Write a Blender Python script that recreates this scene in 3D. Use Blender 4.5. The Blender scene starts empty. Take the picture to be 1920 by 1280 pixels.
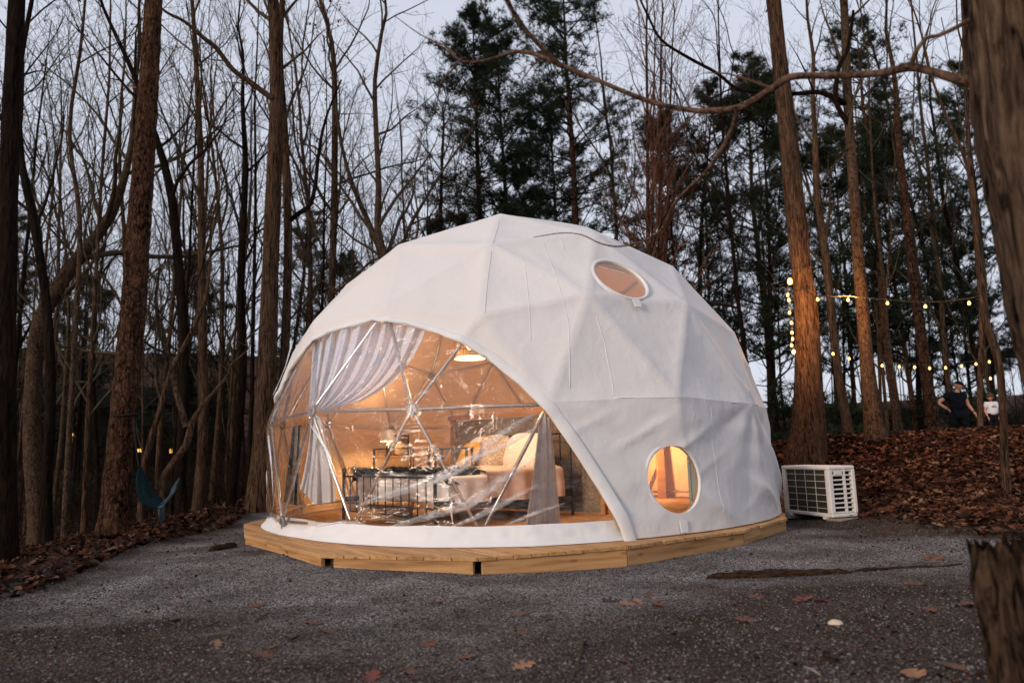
import bpy, bmesh, math, random
import numpy as np
from mathutils import Vector, Matrix, noise as mnoise

# ------------------------------------------------------------------ camera, sky, sun
sc = bpy.context.scene
COL = sc.collection
F_PX, PIT, ROLL, YAW = 1380.0, 0.14643, -0.02984, -0.00226
HC = 0.975                                   # camera height above the gravel

def ray(px, py):
    x, y = px - 960.0, py - 640.0
    cr, sr = math.cos(ROLL), math.sin(ROLL)
    x, y = x * cr + y * sr, -x * sr + y * cr
    u, dd, xx = -y / F_PX, 1.0, x / F_PX
    cp, sp = math.cos(PIT), math.sin(PIT)
    Y = dd * cp - u * sp; Z = dd * sp + u * cp
    cy, sy = math.cos(YAW), math.sin(YAW)
    return Vector((xx * cy + Y * sy, -xx * sy + Y * cy, Z))

def at(px, py, Y):
    r = ray(px, py); k = Y / r.y
    return Vector((r.x * k, Y, HC + r.z * k))

cd = bpy.data.cameras.new('camera'); cam = bpy.data.objects.new('camera', cd); COL.objects.link(cam)
fw = ray(960, 640).normalized(); rt = (ray(1960, 640) - ray(960, 640)).normalized(); up = rt.cross(fw)
m3 = Matrix((rt, up, -fw)).transposed()
cam.matrix_world = Matrix.Translation((0, 0, HC)) @ m3.to_4x4()
cd.sensor_width = 36; cd.lens = F_PX / 1920 * 36; cd.clip_end = 2000; cd.clip_start = 0.05
cd.dof.use_dof = True; cd.dof.focus_distance = 7.6; cd.dof.aperture_fstop = 1.7
sc.camera = cam

SUN_EL, SUN_AZ = math.radians(15), math.radians(224)     # azimuth clockwise from +Y: behind the camera, to the left
w = bpy.data.worlds.new('World'); sc.world = w; w.use_nodes = True
nt = w.node_tree; nt.nodes.clear()
sky = nt.nodes.new('ShaderNodeTexSky'); sky.sky_type = 'NISHITA'; sky.sun_disc = False
sky.sun_elevation = SUN_EL; sky.sun_rotation = SUN_AZ; sky.air_density = 1.0; sky.dust_density = 2.5; sky.ozone_density = 1.5
hs = nt.nodes.new('ShaderNodeHueSaturation'); hs.inputs['Saturation'].default_value = 0.42
tint = nt.nodes.new('ShaderNodeMix'); tint.data_type = 'RGBA'; tint.blend_type = 'MULTIPLY'; tint.inputs[0].default_value = 1
tint.inputs[7].default_value = (1.03, 0.98, 1.02, 1)
bg = nt.nodes.new('ShaderNodeBackground'); bg.inputs[1].default_value = 0.13
wo = nt.nodes.new('ShaderNodeOutputWorld')
nt.links.new(sky.outputs[0], hs.inputs['Color']); nt.links.new(hs.outputs[0], tint.inputs[6])
pale = nt.nodes.new('ShaderNodeMix'); pale.data_type = 'RGBA'; pale.inputs[0].default_value = 0.72; pale.inputs[7].default_value = (6.2, 6.55, 7.6, 1)
nt.links.new(tint.outputs[2], pale.inputs[6]); nt.links.new(pale.outputs[2], bg.inputs[0]); nt.links.new(bg.outputs[0], wo.inputs[0])
sd = bpy.data.lights.new('sun', 'SUN'); sd.energy = 2.05; sd.angle = math.radians(14); sd.color = (1.0, 0.82, 0.66)
so = bpy.data.objects.new('sun', sd); COL.objects.link(so)
sdir = Vector((math.sin(SUN_AZ) * math.cos(SUN_EL), math.cos(SUN_AZ) * math.cos(SUN_EL), math.sin(SUN_EL)))
so.rotation_euler = sdir.to_track_quat('Z', 'Y').to_euler()
sc.view_settings.view_transform = 'Standard'; sc.view_settings.look = 'None'
sc.view_settings.exposure = 0.0; sc.view_settings.gamma = 1.0; sc.view_settings.use_curve_mapping = False
sc.cycles.use_denoising = True
try: sc.cycles.denoiser = 'OPENIMAGEDENOISE'
except Exception: pass
sc.cycles.transparent_max_bounces = 24; sc.cycles.max_bounces = 8; sc.cycles.sample_clamp_indirect = 6

# ------------------------------------------------------------------ helpers
R_ = random.Random(7)
def tag(o, label=None, cat=None, group=None, kind=None):
    if label: o['label'] = label
    if cat: o['category'] = cat
    if group: o['group'] = group
    if kind: o['kind'] = kind
    return o
def empty(name, loc=(0, 0, 0), rz=0.0, label=None, cat=None, group=None):
    o = bpy.data.objects.new(name, None); COL.objects.link(o); o.location = loc; o.rotation_euler = (0, 0, rz)
    o.empty_display_size = 0.2
    return tag(o, label, cat, group)
def link(name, me, parent=None, loc=None, rot=None):
    o = bpy.data.objects.new(name, me); COL.objects.link(o)
    if parent is not None: o.parent = parent
    if loc is not None: o.location = loc
    if rot is not None: o.rotation_euler = rot
    return o
def mk(name, V, polys, mat, smooth=False):
    """polys: list of numpy int arrays (n,k) or python lists of tuples"""
    me = bpy.data.meshes.new(name)
    V = np.asarray(V, dtype=np.float32)
    arrs = []
    for p in (polys if isinstance(polys, list) and len(polys) and isinstance(polys[0], np.ndarray) else [polys]):
        if isinstance(p, np.ndarray):
            arrs.append((p.astype(np.int32).ravel(), np.full(len(p), p.shape[1], np.int32)))
        else:
            if len(p) == 0: continue
            arrs.append((np.array([i for f in p for i in f], np.int32), np.array([len(f) for f in p], np.int32)))
    idx = np.concatenate([a[0] for a in arrs]); tot = np.concatenate([a[1] for a in arrs])
    me.vertices.add(len(V)); me.vertices.foreach_set('co', V.ravel())
    me.loops.add(len(idx)); me.loops.foreach_set('vertex_index', idx)
    me.polygons.add(len(tot)); st = np.concatenate([[0], np.cumsum(tot)[:-1]]).astype(np.int32)
    me.polygons.foreach_set('loop_start', st)
    me.update(calc_edges=True)
    me.polygons.foreach_set('use_smooth', np.full(len(tot), bool(smooth)))
    if mat: me.materials.append(mat)
    me.update()
    return me
def ob(name, V, polys, mat, parent=None, smooth=False, loc=None, rot=None):
    return link(name, mk(name, V, polys, mat, smooth), parent, loc, rot)

class MB:
    def __init__(s): s.v = []; s.f = []
    def add(s, V, F):
        n = len(s.v); s.v += [tuple(p) for p in V]; s.f += [tuple(i + n for i in f) for f in F]; return s
    def box(s, c, d, rz=0.0, M=None, bev=0.0):
        cx, cy, cz = c; dx, dy, dz = d[0] / 2, d[1] / 2, d[2] / 2
        if bev > 0:
            V = []; b = min(bev, dx * .9, dy * .9, dz * .9)
            for sz in (-1, 1):
                for (sx, sy) in ((-1, -1), (1, -1), (1, 1), (-1, 1)):
                    V += [Vector((sx * (dx - b), sy * (dy - b), sz * dz)), Vector((sx * dx, sy * (dy - b), sz * (dz - b))), Vector((sx * (dx - b), sy * dy, sz * (dz - b)))]
            Fs = [(9, 6, 3, 0), (12, 15, 18, 21)]
            for k in range(4):
                a, n = k * 3, ((k + 1) % 4) * 3
                i = 1 if k % 2 == 1 else 2
                Fs.append((a + i, n + i, n + i + 12, a + i + 12))
                Fs.append((a, n, n + i, a + i)); Fs.append((a + 12 + i, n + 12 + i, n + 12, a + 12))
                j = 3 - i
                Fs.append((a + i, a + j, a + j + 12, a + i + 12)) if k % 2 == 0 else Fs.append((a + j, a + i, a + i + 12, a + j + 12))
                Fs.append((a, a + 1, a + 2)); Fs.append((a + 12, a + 14, a + 13))
        else:
            V = [Vector((x, y, z)) for z in (-dz, dz) for (x, y) in ((-dx, -dy), (dx, -dy), (dx, dy), (-dx, dy))]
            Fs = [(3, 2, 1, 0), (4, 5, 6, 7), (0, 1, 5, 4), (1, 2, 6, 5), (2, 3, 7, 6), (3, 0, 4, 7)]
        T = Matrix.Translation(c) @ Matrix.Rotation(rz, 4, 'Z')
        if M is not None: T = M @ T
        return s.add([T @ p for p in V], Fs)
    def tube(s, pts, r, n=8, cap=True):
        pts = [Vector(p) for p in pts]; rs = r if isinstance(r, (list, tuple)) else [r] * len(pts)
        V = []; a0 = (pts[-1] - pts[0]).normalized() if (pts[-1] - pts[0]).length > 1e-6 else Vector((0, 0, 1))
        ref = Vector((0, 0, 1)) if abs(a0.z) < .8 else Vector((1, 0, 0))
        prev = None
        for i, p in enumerate(pts):
            t = (pts[min(i + 1, len(pts) - 1)] - pts[max(i - 1, 0)]).normalized()
            if prev is None: u = t.cross(ref).normalized()
            else: u = (prev - t * prev.dot(t)).normalized()
            prev = u; vv = t.cross(u)
            for k in range(n):
                a = 2 * math.pi * k / n; V.append(p + (u * math.cos(a) + vv * math.sin(a)) * rs[i])
        Fs = []
        for i in range(len(pts) - 1):
            for k in range(n):
                k2 = (k + 1) % n; Fs.append((i * n + k, i * n + k2, (i + 1) * n + k2, (i + 1) * n + k))
        if cap: Fs.append(tuple(range(n - 1, -1, -1))); Fs.append(tuple((len(pts) - 1) * n + k for k in range(n)))
        return s.add(V, Fs)
    def lathe(s, prof, n=20, c=(0, 0, 0)):
        V = []; Fs = []
        for (r, z) in prof:
            for k in range(n): a = 2 * math.pi * k / n; V.append((c[0] + r * math.cos(a), c[1] + r * math.sin(a), c[2] + z))
        for i in range(len(prof) - 1):
            for k in range(n): k2 = (k + 1) % n; Fs.append((i * n + k, i * n + k2, (i + 1) * n + k2, (i + 1) * n + k))
        return s.add(V, Fs)
    def ob(s, name, mat, parent=None, smooth=False, loc=None, rot=None): return ob(name, s.v, s.f, mat, parent, smooth, loc, rot)
    def me(s, name, mat, smooth=False): return mk(name, s.v, s.f, mat, smooth)

def grid(fn, nu, nv):
    V = np.array([fn(i / nu, j / nv) for j in range(nv + 1) for i in range(nu + 1)], float)
    i, j = np.meshgrid(np.arange(nu), np.arange(nv)); a = (j * (nu + 1) + i).ravel()
    return V, np.stack([a, a + 1, a + nu + 2, a + nu + 1], 1)
def nz(x, y=0.0, z=0.0): return mnoise.noise(Vector((x, y, z)))
def sstep(a, b, x):
    t = np.clip((np.asarray(x, float) - a) / (b - a), 0, 1); return t * t * (3 - 2 * t)

# ------------------------------------------------------------------ materials
def new_mat(name):
    m = bpy.data.materials.new(name); m.use_nodes = True; n = m.node_tree
    b = n.nodes['Principled BSDF']; return m, n, b
def node(n, t, **kw):
    x = n.nodes.new(t)
    for k, v in kw.items():
        if k.startswith('i_'): x.inputs[k[2:].replace('_', ' ')].default_value = v
        else: setattr(x, k, v)
    return x
def ramp(n, fac, stops):
    r = n.nodes.new('ShaderNodeValToRGB'); e = r.color_ramp.elements
    while len(e) < len(stops): e.new(0.5)
    for k, (p, c) in enumerate(stops): e[k].position = p; e[k].color = (*c, 1)
    n.links.new(fac, r.inputs[0]); return r
def coords(n, scale=(1, 1, 1), kind='Object'):
    tc = n.nodes.new('ShaderNodeTexCoord'); mp = n.nodes.new('ShaderNodeMapping'); mp.inputs['Scale'].default_value = scale
    n.links.new(tc.outputs[kind], mp.inputs[0]); return mp.outputs[0]
def simple(name, col, rough=0.6, metal=0.0, nscale=30.0, var=0.15, bump=0.1, scale=(1, 1, 1), spec=0.5):
    m, n, b = new_mat(name); c = coords(n, scale)
    t = node(n, 'ShaderNodeTexNoise', i_Scale=nscale, i_Detail=6.0); n.links.new(c, t.inputs['Vector'])
    lo = tuple(max(0, x * (1 - var)) for x in col); hi = tuple(min(1, x * (1 + var)) for x in col)
    r = ramp(n, t.outputs['Fac'], [(0.3, lo), (0.7, hi)]); n.links.new(r.outputs[0], b.inputs['Base Color'])
    b.inputs['Roughness'].default_value = rough; b.inputs['Metallic'].default_value = metal; b.inputs['Specular IOR Level'].default_value = spec
    if bump:
        bp = node(n, 'ShaderNodeBump', i_Strength=bump, i_Distance=0.01); n.links.new(t.outputs['Fac'], bp.inputs['Height']); n.links.new(bp.outputs[0], b.inputs['Normal'])
    m['dull'] = name
    return m
def bark(name, dark, light, vs=(14, 14, 3), plates=False, bump=0.9, dist=0.03):
    m, n, b = new_mat(name); c = coords(n, vs)
    wob = node(n, 'ShaderNodeTexNoise', i_Scale=0.9, i_Detail=5.0); n.links.new(c, wob.inputs['Vector'])
    mx = node(n, 'ShaderNodeMix', data_type='VECTOR'); mx.inputs[0].default_value = 0.6
    n.links.new(c, mx.inputs[4]); n.links.new(wob.outputs['Color'], mx.inputs[5])
    v = node(n, 'ShaderNodeTexVoronoi', feature='DISTANCE_TO_EDGE', i_Scale=1.0); n.links.new(mx.outputs[1], v.inputs['Vector'])
    fur = node(n, 'ShaderNodeTexNoise', i_Scale=1.15, i_Detail=6.0, i_Roughness=0.6, i_Distortion=0.9); n.links.new(c, fur.inputs['Vector'])
    ns = node(n, 'ShaderNodeTexNoise', i_Scale=3.4, i_Detail=9.0, i_Roughness=0.7); n.links.new(c, ns.inputs['Vector'])
    big = node(n, 'ShaderNodeTexNoise', i_Scale=0.22, i_Detail=3.0); n.links.new(c, big.inputs['Vector'])
    fr_ = ramp(n, fur.outputs['Fac'], [(0.36, (0, 0, 0)), (0.60, (1, 1, 1))])
    vr = ramp(n, v.outputs['Distance'], [(0.0, (0.15, 0.15, 0.15)), (0.16, (1, 1, 1))])
    m1 = node(n, 'ShaderNodeMix', data_type='RGBA', blend_type='MULTIPLY'); m1.inputs[0].default_value = 0.9 if plates else 0.3
    n.links.new(fr_.outputs[0], m1.inputs[6]); n.links.new(vr.outputs[0], m1.inputs[7])
    if plates: m1.inputs[6].default_value = (1, 1, 1, 1)
    mul = node(n, 'ShaderNodeMath', operation='MULTIPLY'); n.links.new(m1.outputs[2], mul.inputs[0]); n.links.new(ns.outputs['Fac'], mul.inputs[1])
    add = node(n, 'ShaderNodeMath', operation='MULTIPLY_ADD'); n.links.new(big.outputs['Fac'], add.inputs[0]); add.inputs[1].default_value = 0.5
    n.links.new(mul.outputs[0], add.inputs[2])
    r = ramp(n, add.outputs[0], [(0.25, dark), (0.62, tuple((a + q) / 2 for a, q in zip(dark, light))), (0.95, light)])
    n.links.new(r.outputs[0], b.inputs['Base Color']); b.inputs['Roughness'].default_value = 0.98; b.inputs['Specular IOR Level'].default_value = 0.05
    bp = node(n, 'ShaderNodeBump', i_Strength=bump, i_Distance=dist); n.links.new(mul.outputs[0], bp.inputs['Height']); n.links.new(bp.outputs[0], b.inputs['Normal'])
    return m
def leafy(name, c1, c2, rough=0.7, trans=0.25):
    m, n, b = new_mat(name)
    g = node(n, 'ShaderNodeNewGeometry'); r = ramp(n, g.outputs['Random Per Island'], [(0.0, c1), (1.0, c2)])
    n.links.new(r.outputs[0], b.inputs['Base Color']); b.inputs['Roughness'].default_value = rough
    b.inputs['Specular IOR Level'].default_value = 0.3
    return m

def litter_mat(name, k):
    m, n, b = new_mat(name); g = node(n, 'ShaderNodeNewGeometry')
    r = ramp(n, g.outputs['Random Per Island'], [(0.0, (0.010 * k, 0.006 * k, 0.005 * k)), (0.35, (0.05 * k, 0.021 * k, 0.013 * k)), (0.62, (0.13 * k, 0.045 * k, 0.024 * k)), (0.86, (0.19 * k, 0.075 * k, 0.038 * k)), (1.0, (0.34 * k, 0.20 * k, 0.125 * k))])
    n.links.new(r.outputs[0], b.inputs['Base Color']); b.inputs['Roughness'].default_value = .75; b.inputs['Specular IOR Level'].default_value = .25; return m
M = {}
M['bark_oak'] = bark('bark_oak', (0.0079, 0.0045, 0.003), (0.1627, 0.0949, 0.0577), (34, 34, 4))
M['bark_pine'] = bark('bark_pine', (0.0043, 0.0022, 0.0014), (0.2106, 0.1053, 0.0624), (30, 30, 13), plates=True, bump=1.0, dist=0.04)
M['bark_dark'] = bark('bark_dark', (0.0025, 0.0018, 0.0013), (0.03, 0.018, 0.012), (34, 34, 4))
M['bark_pale'] = bark('bark_pale', (0.0108, 0.0065, 0.0043), (0.1425, 0.09, 0.0585), (30, 30, 14), bump=0.6)
M['bark_near'] = bark('bark_near', (0.0045, 0.0028, 0.0023), (0.2232, 0.1414, 0.093), (20, 20, 2.6), bump=1.0, dist=0.03)
M['twig'] = simple('twig', (0.060, 0.045, 0.0288), 0.9, nscale=12, var=0.45, bump=0)
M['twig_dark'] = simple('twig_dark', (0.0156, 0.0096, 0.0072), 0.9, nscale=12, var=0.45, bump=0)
M['twig_red'] = simple('twig_red', (0.0975, 0.0468, 0.0312), 0.9, nscale=12, var=0.4, bump=0)
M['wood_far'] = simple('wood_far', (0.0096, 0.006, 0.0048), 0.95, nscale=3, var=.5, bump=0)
M['branch_near'] = bark('branch_near', (0.025, 0.014, 0.010), (0.21, 0.13, 0.088), (30, 30, 30), bump=0.5, dist=0.01)
M['needles'] = leafy('needles', (0.006, 0.012, 0.008), (0.03, 0.045, 0.022))
M['dead_leaf'] = leafy('dead_leaf', (0.10, 0.032, 0.014), (0.27, 0.095, 0.038))
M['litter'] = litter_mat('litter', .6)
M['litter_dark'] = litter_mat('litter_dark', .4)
M['pebble'] = leafy('pebble', (0.012, 0.011, 0.012), (0.19, 0.178, 0.172))
M['steel'] = simple('steel', (0.62, 0.61, 0.62), 0.28, 1.0, 40, 0.1, 0.02)
M['black_iron'] = simple('black_iron', (0.012, 0.012, 0.013), 0.4, 0.4, 40, 0.2, 0.02)
M['white_plastic'] = simple('white_plastic', (0.62, 0.58, 0.54), 0.5, 0, 3, 0.08, 0.02)
M['dark_fin'] = simple('dark_fin', (0.03, 0.028, 0.015), 0.5, 0.3, 200, 0.5, 0.2, (1, 1, 60))
M['black_void'] = simple('black_void', (0.01, 0.01, 0.01), 0.9)
M['concrete'] = simple('concrete', (0.22, 0.17, 0.14), 0.9, 0, 30, 0.25, 0.3)
M['grey_cloth'] = simple('grey_cloth', (0.66, 0.66, 0.70), 0.9, 0, 60, 0.06, 0.1)
M['duvet'] = simple('duvet', (0.74, 0.57, 0.47), 0.9, 0, 6, 0.05, 0.25)
M['bed_white'] = simple('bed_white', (0.85, 0.83, 0.81), 0.9, 0, 6, 0.04, 0.2)
M['throw_black'] = simple('throw_black', (0.016, 0.017, 0.014), 0.95, 0, 70, 0.6, 0.6)
M['mustard'] = simple('mustard', (0.62, 0.33, 0.04), 0.95, 0, 90, 0.35, 1.0)
M['fur'] = simple('fur', (0.50, 0.40, 0.30), 1.0, 0, 45, 0.55, 1.0)
M['tapestry'] = simple('tapestry', (0.20, 0.155, 0.11), 0.95, 0, 30, 0.35, 0.6)
M['grey_paint'] = simple('grey_paint', (0.12, 0.105, 0.10), 0.6, 0, 20, 0.2, 0.1)
M['green_door'] = simple('green_door', (0.25, 0.40, 0.30), 0.45, 0, 8, 0.06, 0.03)
M['basket'] = simple('basket', (0.45, 0.27, 0.12), 0.8, 0, 80, 0.4, 0.6)
M['teal'] = simple('teal', (0.002, 0.022, 0.036), 0.6, 0, 25, 0.3, 0.3)
M['navy'] = simple('navy', (0.0036, 0.012, 0.0168), 0.7, 0, 25, 0.3, 0.3)
M['skin'] = simple('skin', (0.50, 0.24, 0.15), 0.55, 0, 20, 0.08, 0.02)
M['tee_white'] = simple('tee_white', (0.66, 0.64, 0.66), 0.9, 0, 10, 0.05, 0.2)
M['cloth_black'] = simple('cloth_black', (0.008, 0.009, 0.012), 0.9, 0, 10, 0.3, 0.2)
M['hair_brown'] = simple('hair_brown', (0.05, 0.022, 0.012), 0.7, 0, 90, 0.4, 0.4, (1, 1, .2))
M['hose'] = simple('hose', (0.5, 0.45, 0.43), 0.6, 0, 20, 0.1, 0.1)
M['stone'] = simple('stone', (0.55, 0.43, 0.32), 0.85, 0, 15, 0.2, 0.5)
M['rope'] = simple('rope', (0.02, 0.018, 0.016), 0.9)

def cloth_mat(name, col, wr=0.35, transl=0.0, fine=True):
    m, n, b = new_mat(name); c = coords(n)
    a = node(n, 'ShaderNodeTexNoise', i_Scale=3.2, i_Detail=5.0, i_Roughness=0.5, i_Distortion=0.25); n.links.new(c, a.inputs['Vector'])
    d = node(n, 'ShaderNodeTexNoise', i_Scale=260.0, i_Detail=2.0); n.links.new(c, d.inputs['Vector'])
    st = node(n, 'ShaderNodeTexNoise', i_Scale=0.8, i_Detail=5.0); n.links.new(c, st.inputs['Vector'])
    r = ramp(n, st.outputs['Fac'], [(0.3, tuple(x * 0.93 for x in col)), (0.65, col)]); n.links.new(r.outputs[0], b.inputs['Base Color'])
    b1 = node(n, 'ShaderNodeBump', i_Strength=wr, i_Distance=0.05); n.links.new(a.outputs['Fac'], b1.inputs['Height'])
    b2 = node(n, 'ShaderNodeBump', i_Strength=0.12, i_Distance=0.001); n.links.new(d.outputs['Fac'], b2.inputs['Height']); n.links.new(b1.outputs[0], b2.inputs['Normal'])
    n.links.new(b2.outputs[0], b.inputs['Normal']); b.inputs['Roughness'].default_value = 0.62; b.inputs['Specular IOR Level'].default_value = 0.35
    return m
M['canvas'] = cloth_mat('canvas', (0.67, 0.635, 0.615), 0.5)
M['canvas_hem'] = cloth_mat('canvas_hem', (0.70, 0.685, 0.675), 0.4)
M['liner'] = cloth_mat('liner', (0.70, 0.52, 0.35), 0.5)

def clear_mat(name, tintc=(0.93, 0.92, 0.93), bump=0.5, milk=0.0, scale=3.0, gloss=1.0, attr=None):
    m = bpy.data.materials.new(name); m.use_nodes = True; n = m.node_tree; n.nodes.clear()
    out = node(n, 'ShaderNodeOutputMaterial'); tr = node(n, 'ShaderNodeBsdfTransparent'); tr.inputs[0].default_value = (*tintc, 1)
    gl = node(n, 'ShaderNodeBsdfGlossy'); gl.inputs['Roughness'].default_value = 0.06; gl.inputs['Color'].default_value = (1, 1, 1, 1)
    c = coords(n, (1, 1, 1.6))
    a = node(n, 'ShaderNodeTexNoise', i_Scale=scale, i_Detail=5.0, i_Distortion=2.2); n.links.new(c, a.inputs['Vector'])
    bp = node(n, 'ShaderNodeBump', i_Strength=bump, i_Distance=0.022); n.links.new(a.outputs['Fac'], bp.inputs['Height'])
    fr = node(n, 'ShaderNodeFresnel', i_IOR=1.55); n.links.new(bp.outputs[0], fr.inputs['Normal']); n.links.new(bp.outputs[0], gl.inputs['Normal'])
    ml = node(n, 'ShaderNodeMath', operation='MULTIPLY'); ml.inputs[1].default_value = gloss; ml.use_clamp = True; n.links.new(fr.outputs[0], ml.inputs[0])
    mx = node(n, 'ShaderNodeMixShader'); n.links.new(ml.outputs[0], mx.inputs[0]); n.links.new(tr.outputs[0], mx.inputs[1]); n.links.new(gl.outputs[0], mx.inputs[2])
    last = mx
    if milk:
        df = node(n, 'ShaderNodeBsdfDiffuse'); df.inputs[0].default_value = (0.8, 0.8, 0.82, 1)
        a2 = node(n, 'ShaderNodeTexNoise', i_Scale=9.0, i_Detail=4.0, i_Distortion=1.5); n.links.new(c, a2.inputs['Vector'])
        r = ramp(n, a2.outputs['Fac'], [(0.40, (0.0, 0.0, 0.0)), (0.72, (milk, milk, milk))])
        fac = r.outputs[0]
        if attr:
            aa = node(n, 'ShaderNodeAttribute', attribute_name=attr); mm = node(n, 'ShaderNodeMath', operation='MULTIPLY_ADD'); n.links.new(r.outputs[0], mm.inputs[0]); n.links.new(aa.outputs['Fac'], mm.inputs[1])
            m3_ = node(n, 'ShaderNodeMath', operation='MULTIPLY'); n.links.new(aa.outputs['Fac'], m3_.inputs[0]); m3_.inputs[1].default_value = .26; n.links.new(m3_.outputs[0], mm.inputs[2]); fac = mm.outputs[0]
            n.links.new(aa.outputs['Fac'], ml.inputs[1])
        m2 = node(n, 'ShaderNodeMixShader'); n.links.new(fac, m2.inputs[0]); n.links.new(mx.outputs[0], m2.inputs[1]); n.links.new(df.outputs[0], m2.inputs[2]); last = m2
    n.links.new(last.outputs[0], out.inputs[0]); return m
M['pvc'] = clear_mat('pvc', (0.96, 0.95, 0.95), 0.9, 0.04, 4.5, 1.35)
M['pvc_fold'] = clear_mat('pvc_fold', (0.97, 0.97, 0.97), 0.7, 0.5, 4.0, 1.1, 'body')
M['pane_tint'] = clear_mat('pane_tint', (0.86, 0.80, 0.76), 0.2, 0.0, 2.0, 1.6)

def lace_mat():
    m = bpy.data.materials.new('lace'); m.use_nodes = True; n = m.node_tree; n.nodes.clear()
    out = node(n, 'ShaderNodeOutputMaterial'); tr = node(n, 'ShaderNodeBsdfTransparent'); df = node(n, 'ShaderNodeBsdfDiffuse'); df.inputs[0].default_value = (0.72, 0.80, 0.95, 1)
    tl = node(n, 'ShaderNodeBsdfTranslucent'); tl.inputs[0].default_value = (0.6, 0.6, 0.65, 1)
    c = coords(n); v = node(n, 'ShaderNodeTexNoise', i_Scale=140.0, i_Detail=3.0); n.links.new(c, v.inputs['Vector'])
    r = ramp(n, v.outputs['Fac'], [(0.42, (0.55, 0.55, 0.55)), (0.56, (0.95, 0.95, 0.95))])
    a = node(n, 'ShaderNodeMixShader'); a.inputs[0].default_value = 0.12; n.links.new(df.outputs[0], a.inputs[1]); n.links.new(tl.outputs[0], a.inputs[2])
    mx = node(n, 'ShaderNodeMixShader'); n.links.new(r.outputs[0], mx.inputs[0]); n.links.new(tr.outputs[0], mx.inputs[1]); n.links.new(a.outputs[0], mx.inputs[2])
    n.links.new(mx.outputs[0], out.inputs[0]); return m
M['lace'] = lace_mat()

def emit(name, col, s):
    m, n, b = new_mat(name); b.inputs['Base Color'].default_value = (*col, 1); b.inputs['Emission Color'].default_value = (*col, 1); b.inputs['Emission Strength'].default_value = s
    return m
M['bulb'] = emit('bulb', (1.0, 0.47, 0.13), 5)
M['bulb_white'] = emit('bulb_white', (1.0, 0.72, 0.4), 9)
M['lit_window'] = emit('lit_window', (1.0, 0.50, 0.08), 1.3)

def wood_mat(name, dark, mid, light, grain=1.0):
    m, n, b = new_mat(name); tc = node(n, 'ShaderNodeTexCoord'); oi = node(n, 'ShaderNodeObjectInfo')
    add = node(n, 'ShaderNodeVectorMath', operation='ADD'); mulv = node(n, 'ShaderNodeVectorMath', operation='SCALE'); mulv.inputs['Scale'].default_value = 17.0
    comb = node(n, 'ShaderNodeCombineXYZ')
    for k in range(3): n.links.new(oi.outputs['Random'], comb.inputs[k])
    n.links.new(comb.outputs[0], mulv.inputs[0]); n.links.new(tc.outputs['Object'], add.inputs[0]); n.links.new(mulv.outputs[0], add.inputs[1])
    mp = node(n, 'ShaderNodeMapping'); mp.inputs['Scale'].default_value = (0.9, 16, 16); n.links.new(add.outputs[0], mp.inputs[0])
    g = node(n, 'ShaderNodeTexNoise', i_Scale=1.6, i_Detail=8.0, i_Distortion=0.6, i_Roughness=0.6); n.links.new(mp.outputs[0], g.inputs['Vector'])
    mp2 = node(n, 'ShaderNodeMapping'); mp2.inputs['Scale'].default_value = (2.3, 7, 7); n.links.new(add.outputs[0], mp2.inputs[0])
    kn = node(n, 'ShaderNodeTexVoronoi', i_Scale=1.25); n.links.new(mp2.outputs[0], kn.inputs['Vector'])
    kr = ramp(n, kn.outputs['Distance'], [(0.04, (0.10, 0.05, 0.03)), (0.17, (1, 1, 1))])
    r = ramp(n, g.outputs['Fac'], [(0.25, dark), (0.5, mid), (0.75, light)])
    mx = node(n, 'ShaderNodeMix', data_type='RGBA', blend_type='MULTIPLY'); mx.inputs[0].default_value = 0.75
    n.links.new(r.outputs[0], mx.inputs[6]); n.links.new(kr.outputs[0], mx.inputs[7])
    hv = node(n, 'ShaderNodeHueSaturation'); mr = node(n, 'ShaderNodeMapRange'); mr.inputs['To Min'].default_value = 0.8; mr.inputs['To Max'].default_value = 1.12
    n.links.new(oi.outputs['Random'], mr.inputs['Value']); n.links.new(mr.outputs[0], hv.inputs['Value']); n.links.new(mx.outputs[2], hv.inputs['Color'])
    n.links.new(hv.outputs[0], b.inputs['Base Color']); b.inputs['Roughness'].default_value = 0.75; b.inputs['Specular IOR Level'].default_value = 0.25
    bp = node(n, 'ShaderNodeBump', i_Strength=0.35, i_Distance=0.004); n.links.new(g.outputs['Fac'], bp.inputs['Height']); n.links.new(bp.outputs[0], b.inputs['Normal'])
    return m
M['deck_wood'] = wood_mat('deck_wood', (0.22, 0.10, 0.035), (0.45, 0.245, 0.10), (0.57, 0.345, 0.165))
M['fascia_wood'] = wood_mat('fascia_wood', (0.20, 0.085, 0.03), (0.44, 0.235, 0.095), (0.57, 0.335, 0.155))
M['post_wood'] = wood_mat('post_wood', (0.30, 0.14, 0.05), (0.45, 0.23, 0.09), (0.55, 0.30, 0.13))

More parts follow.
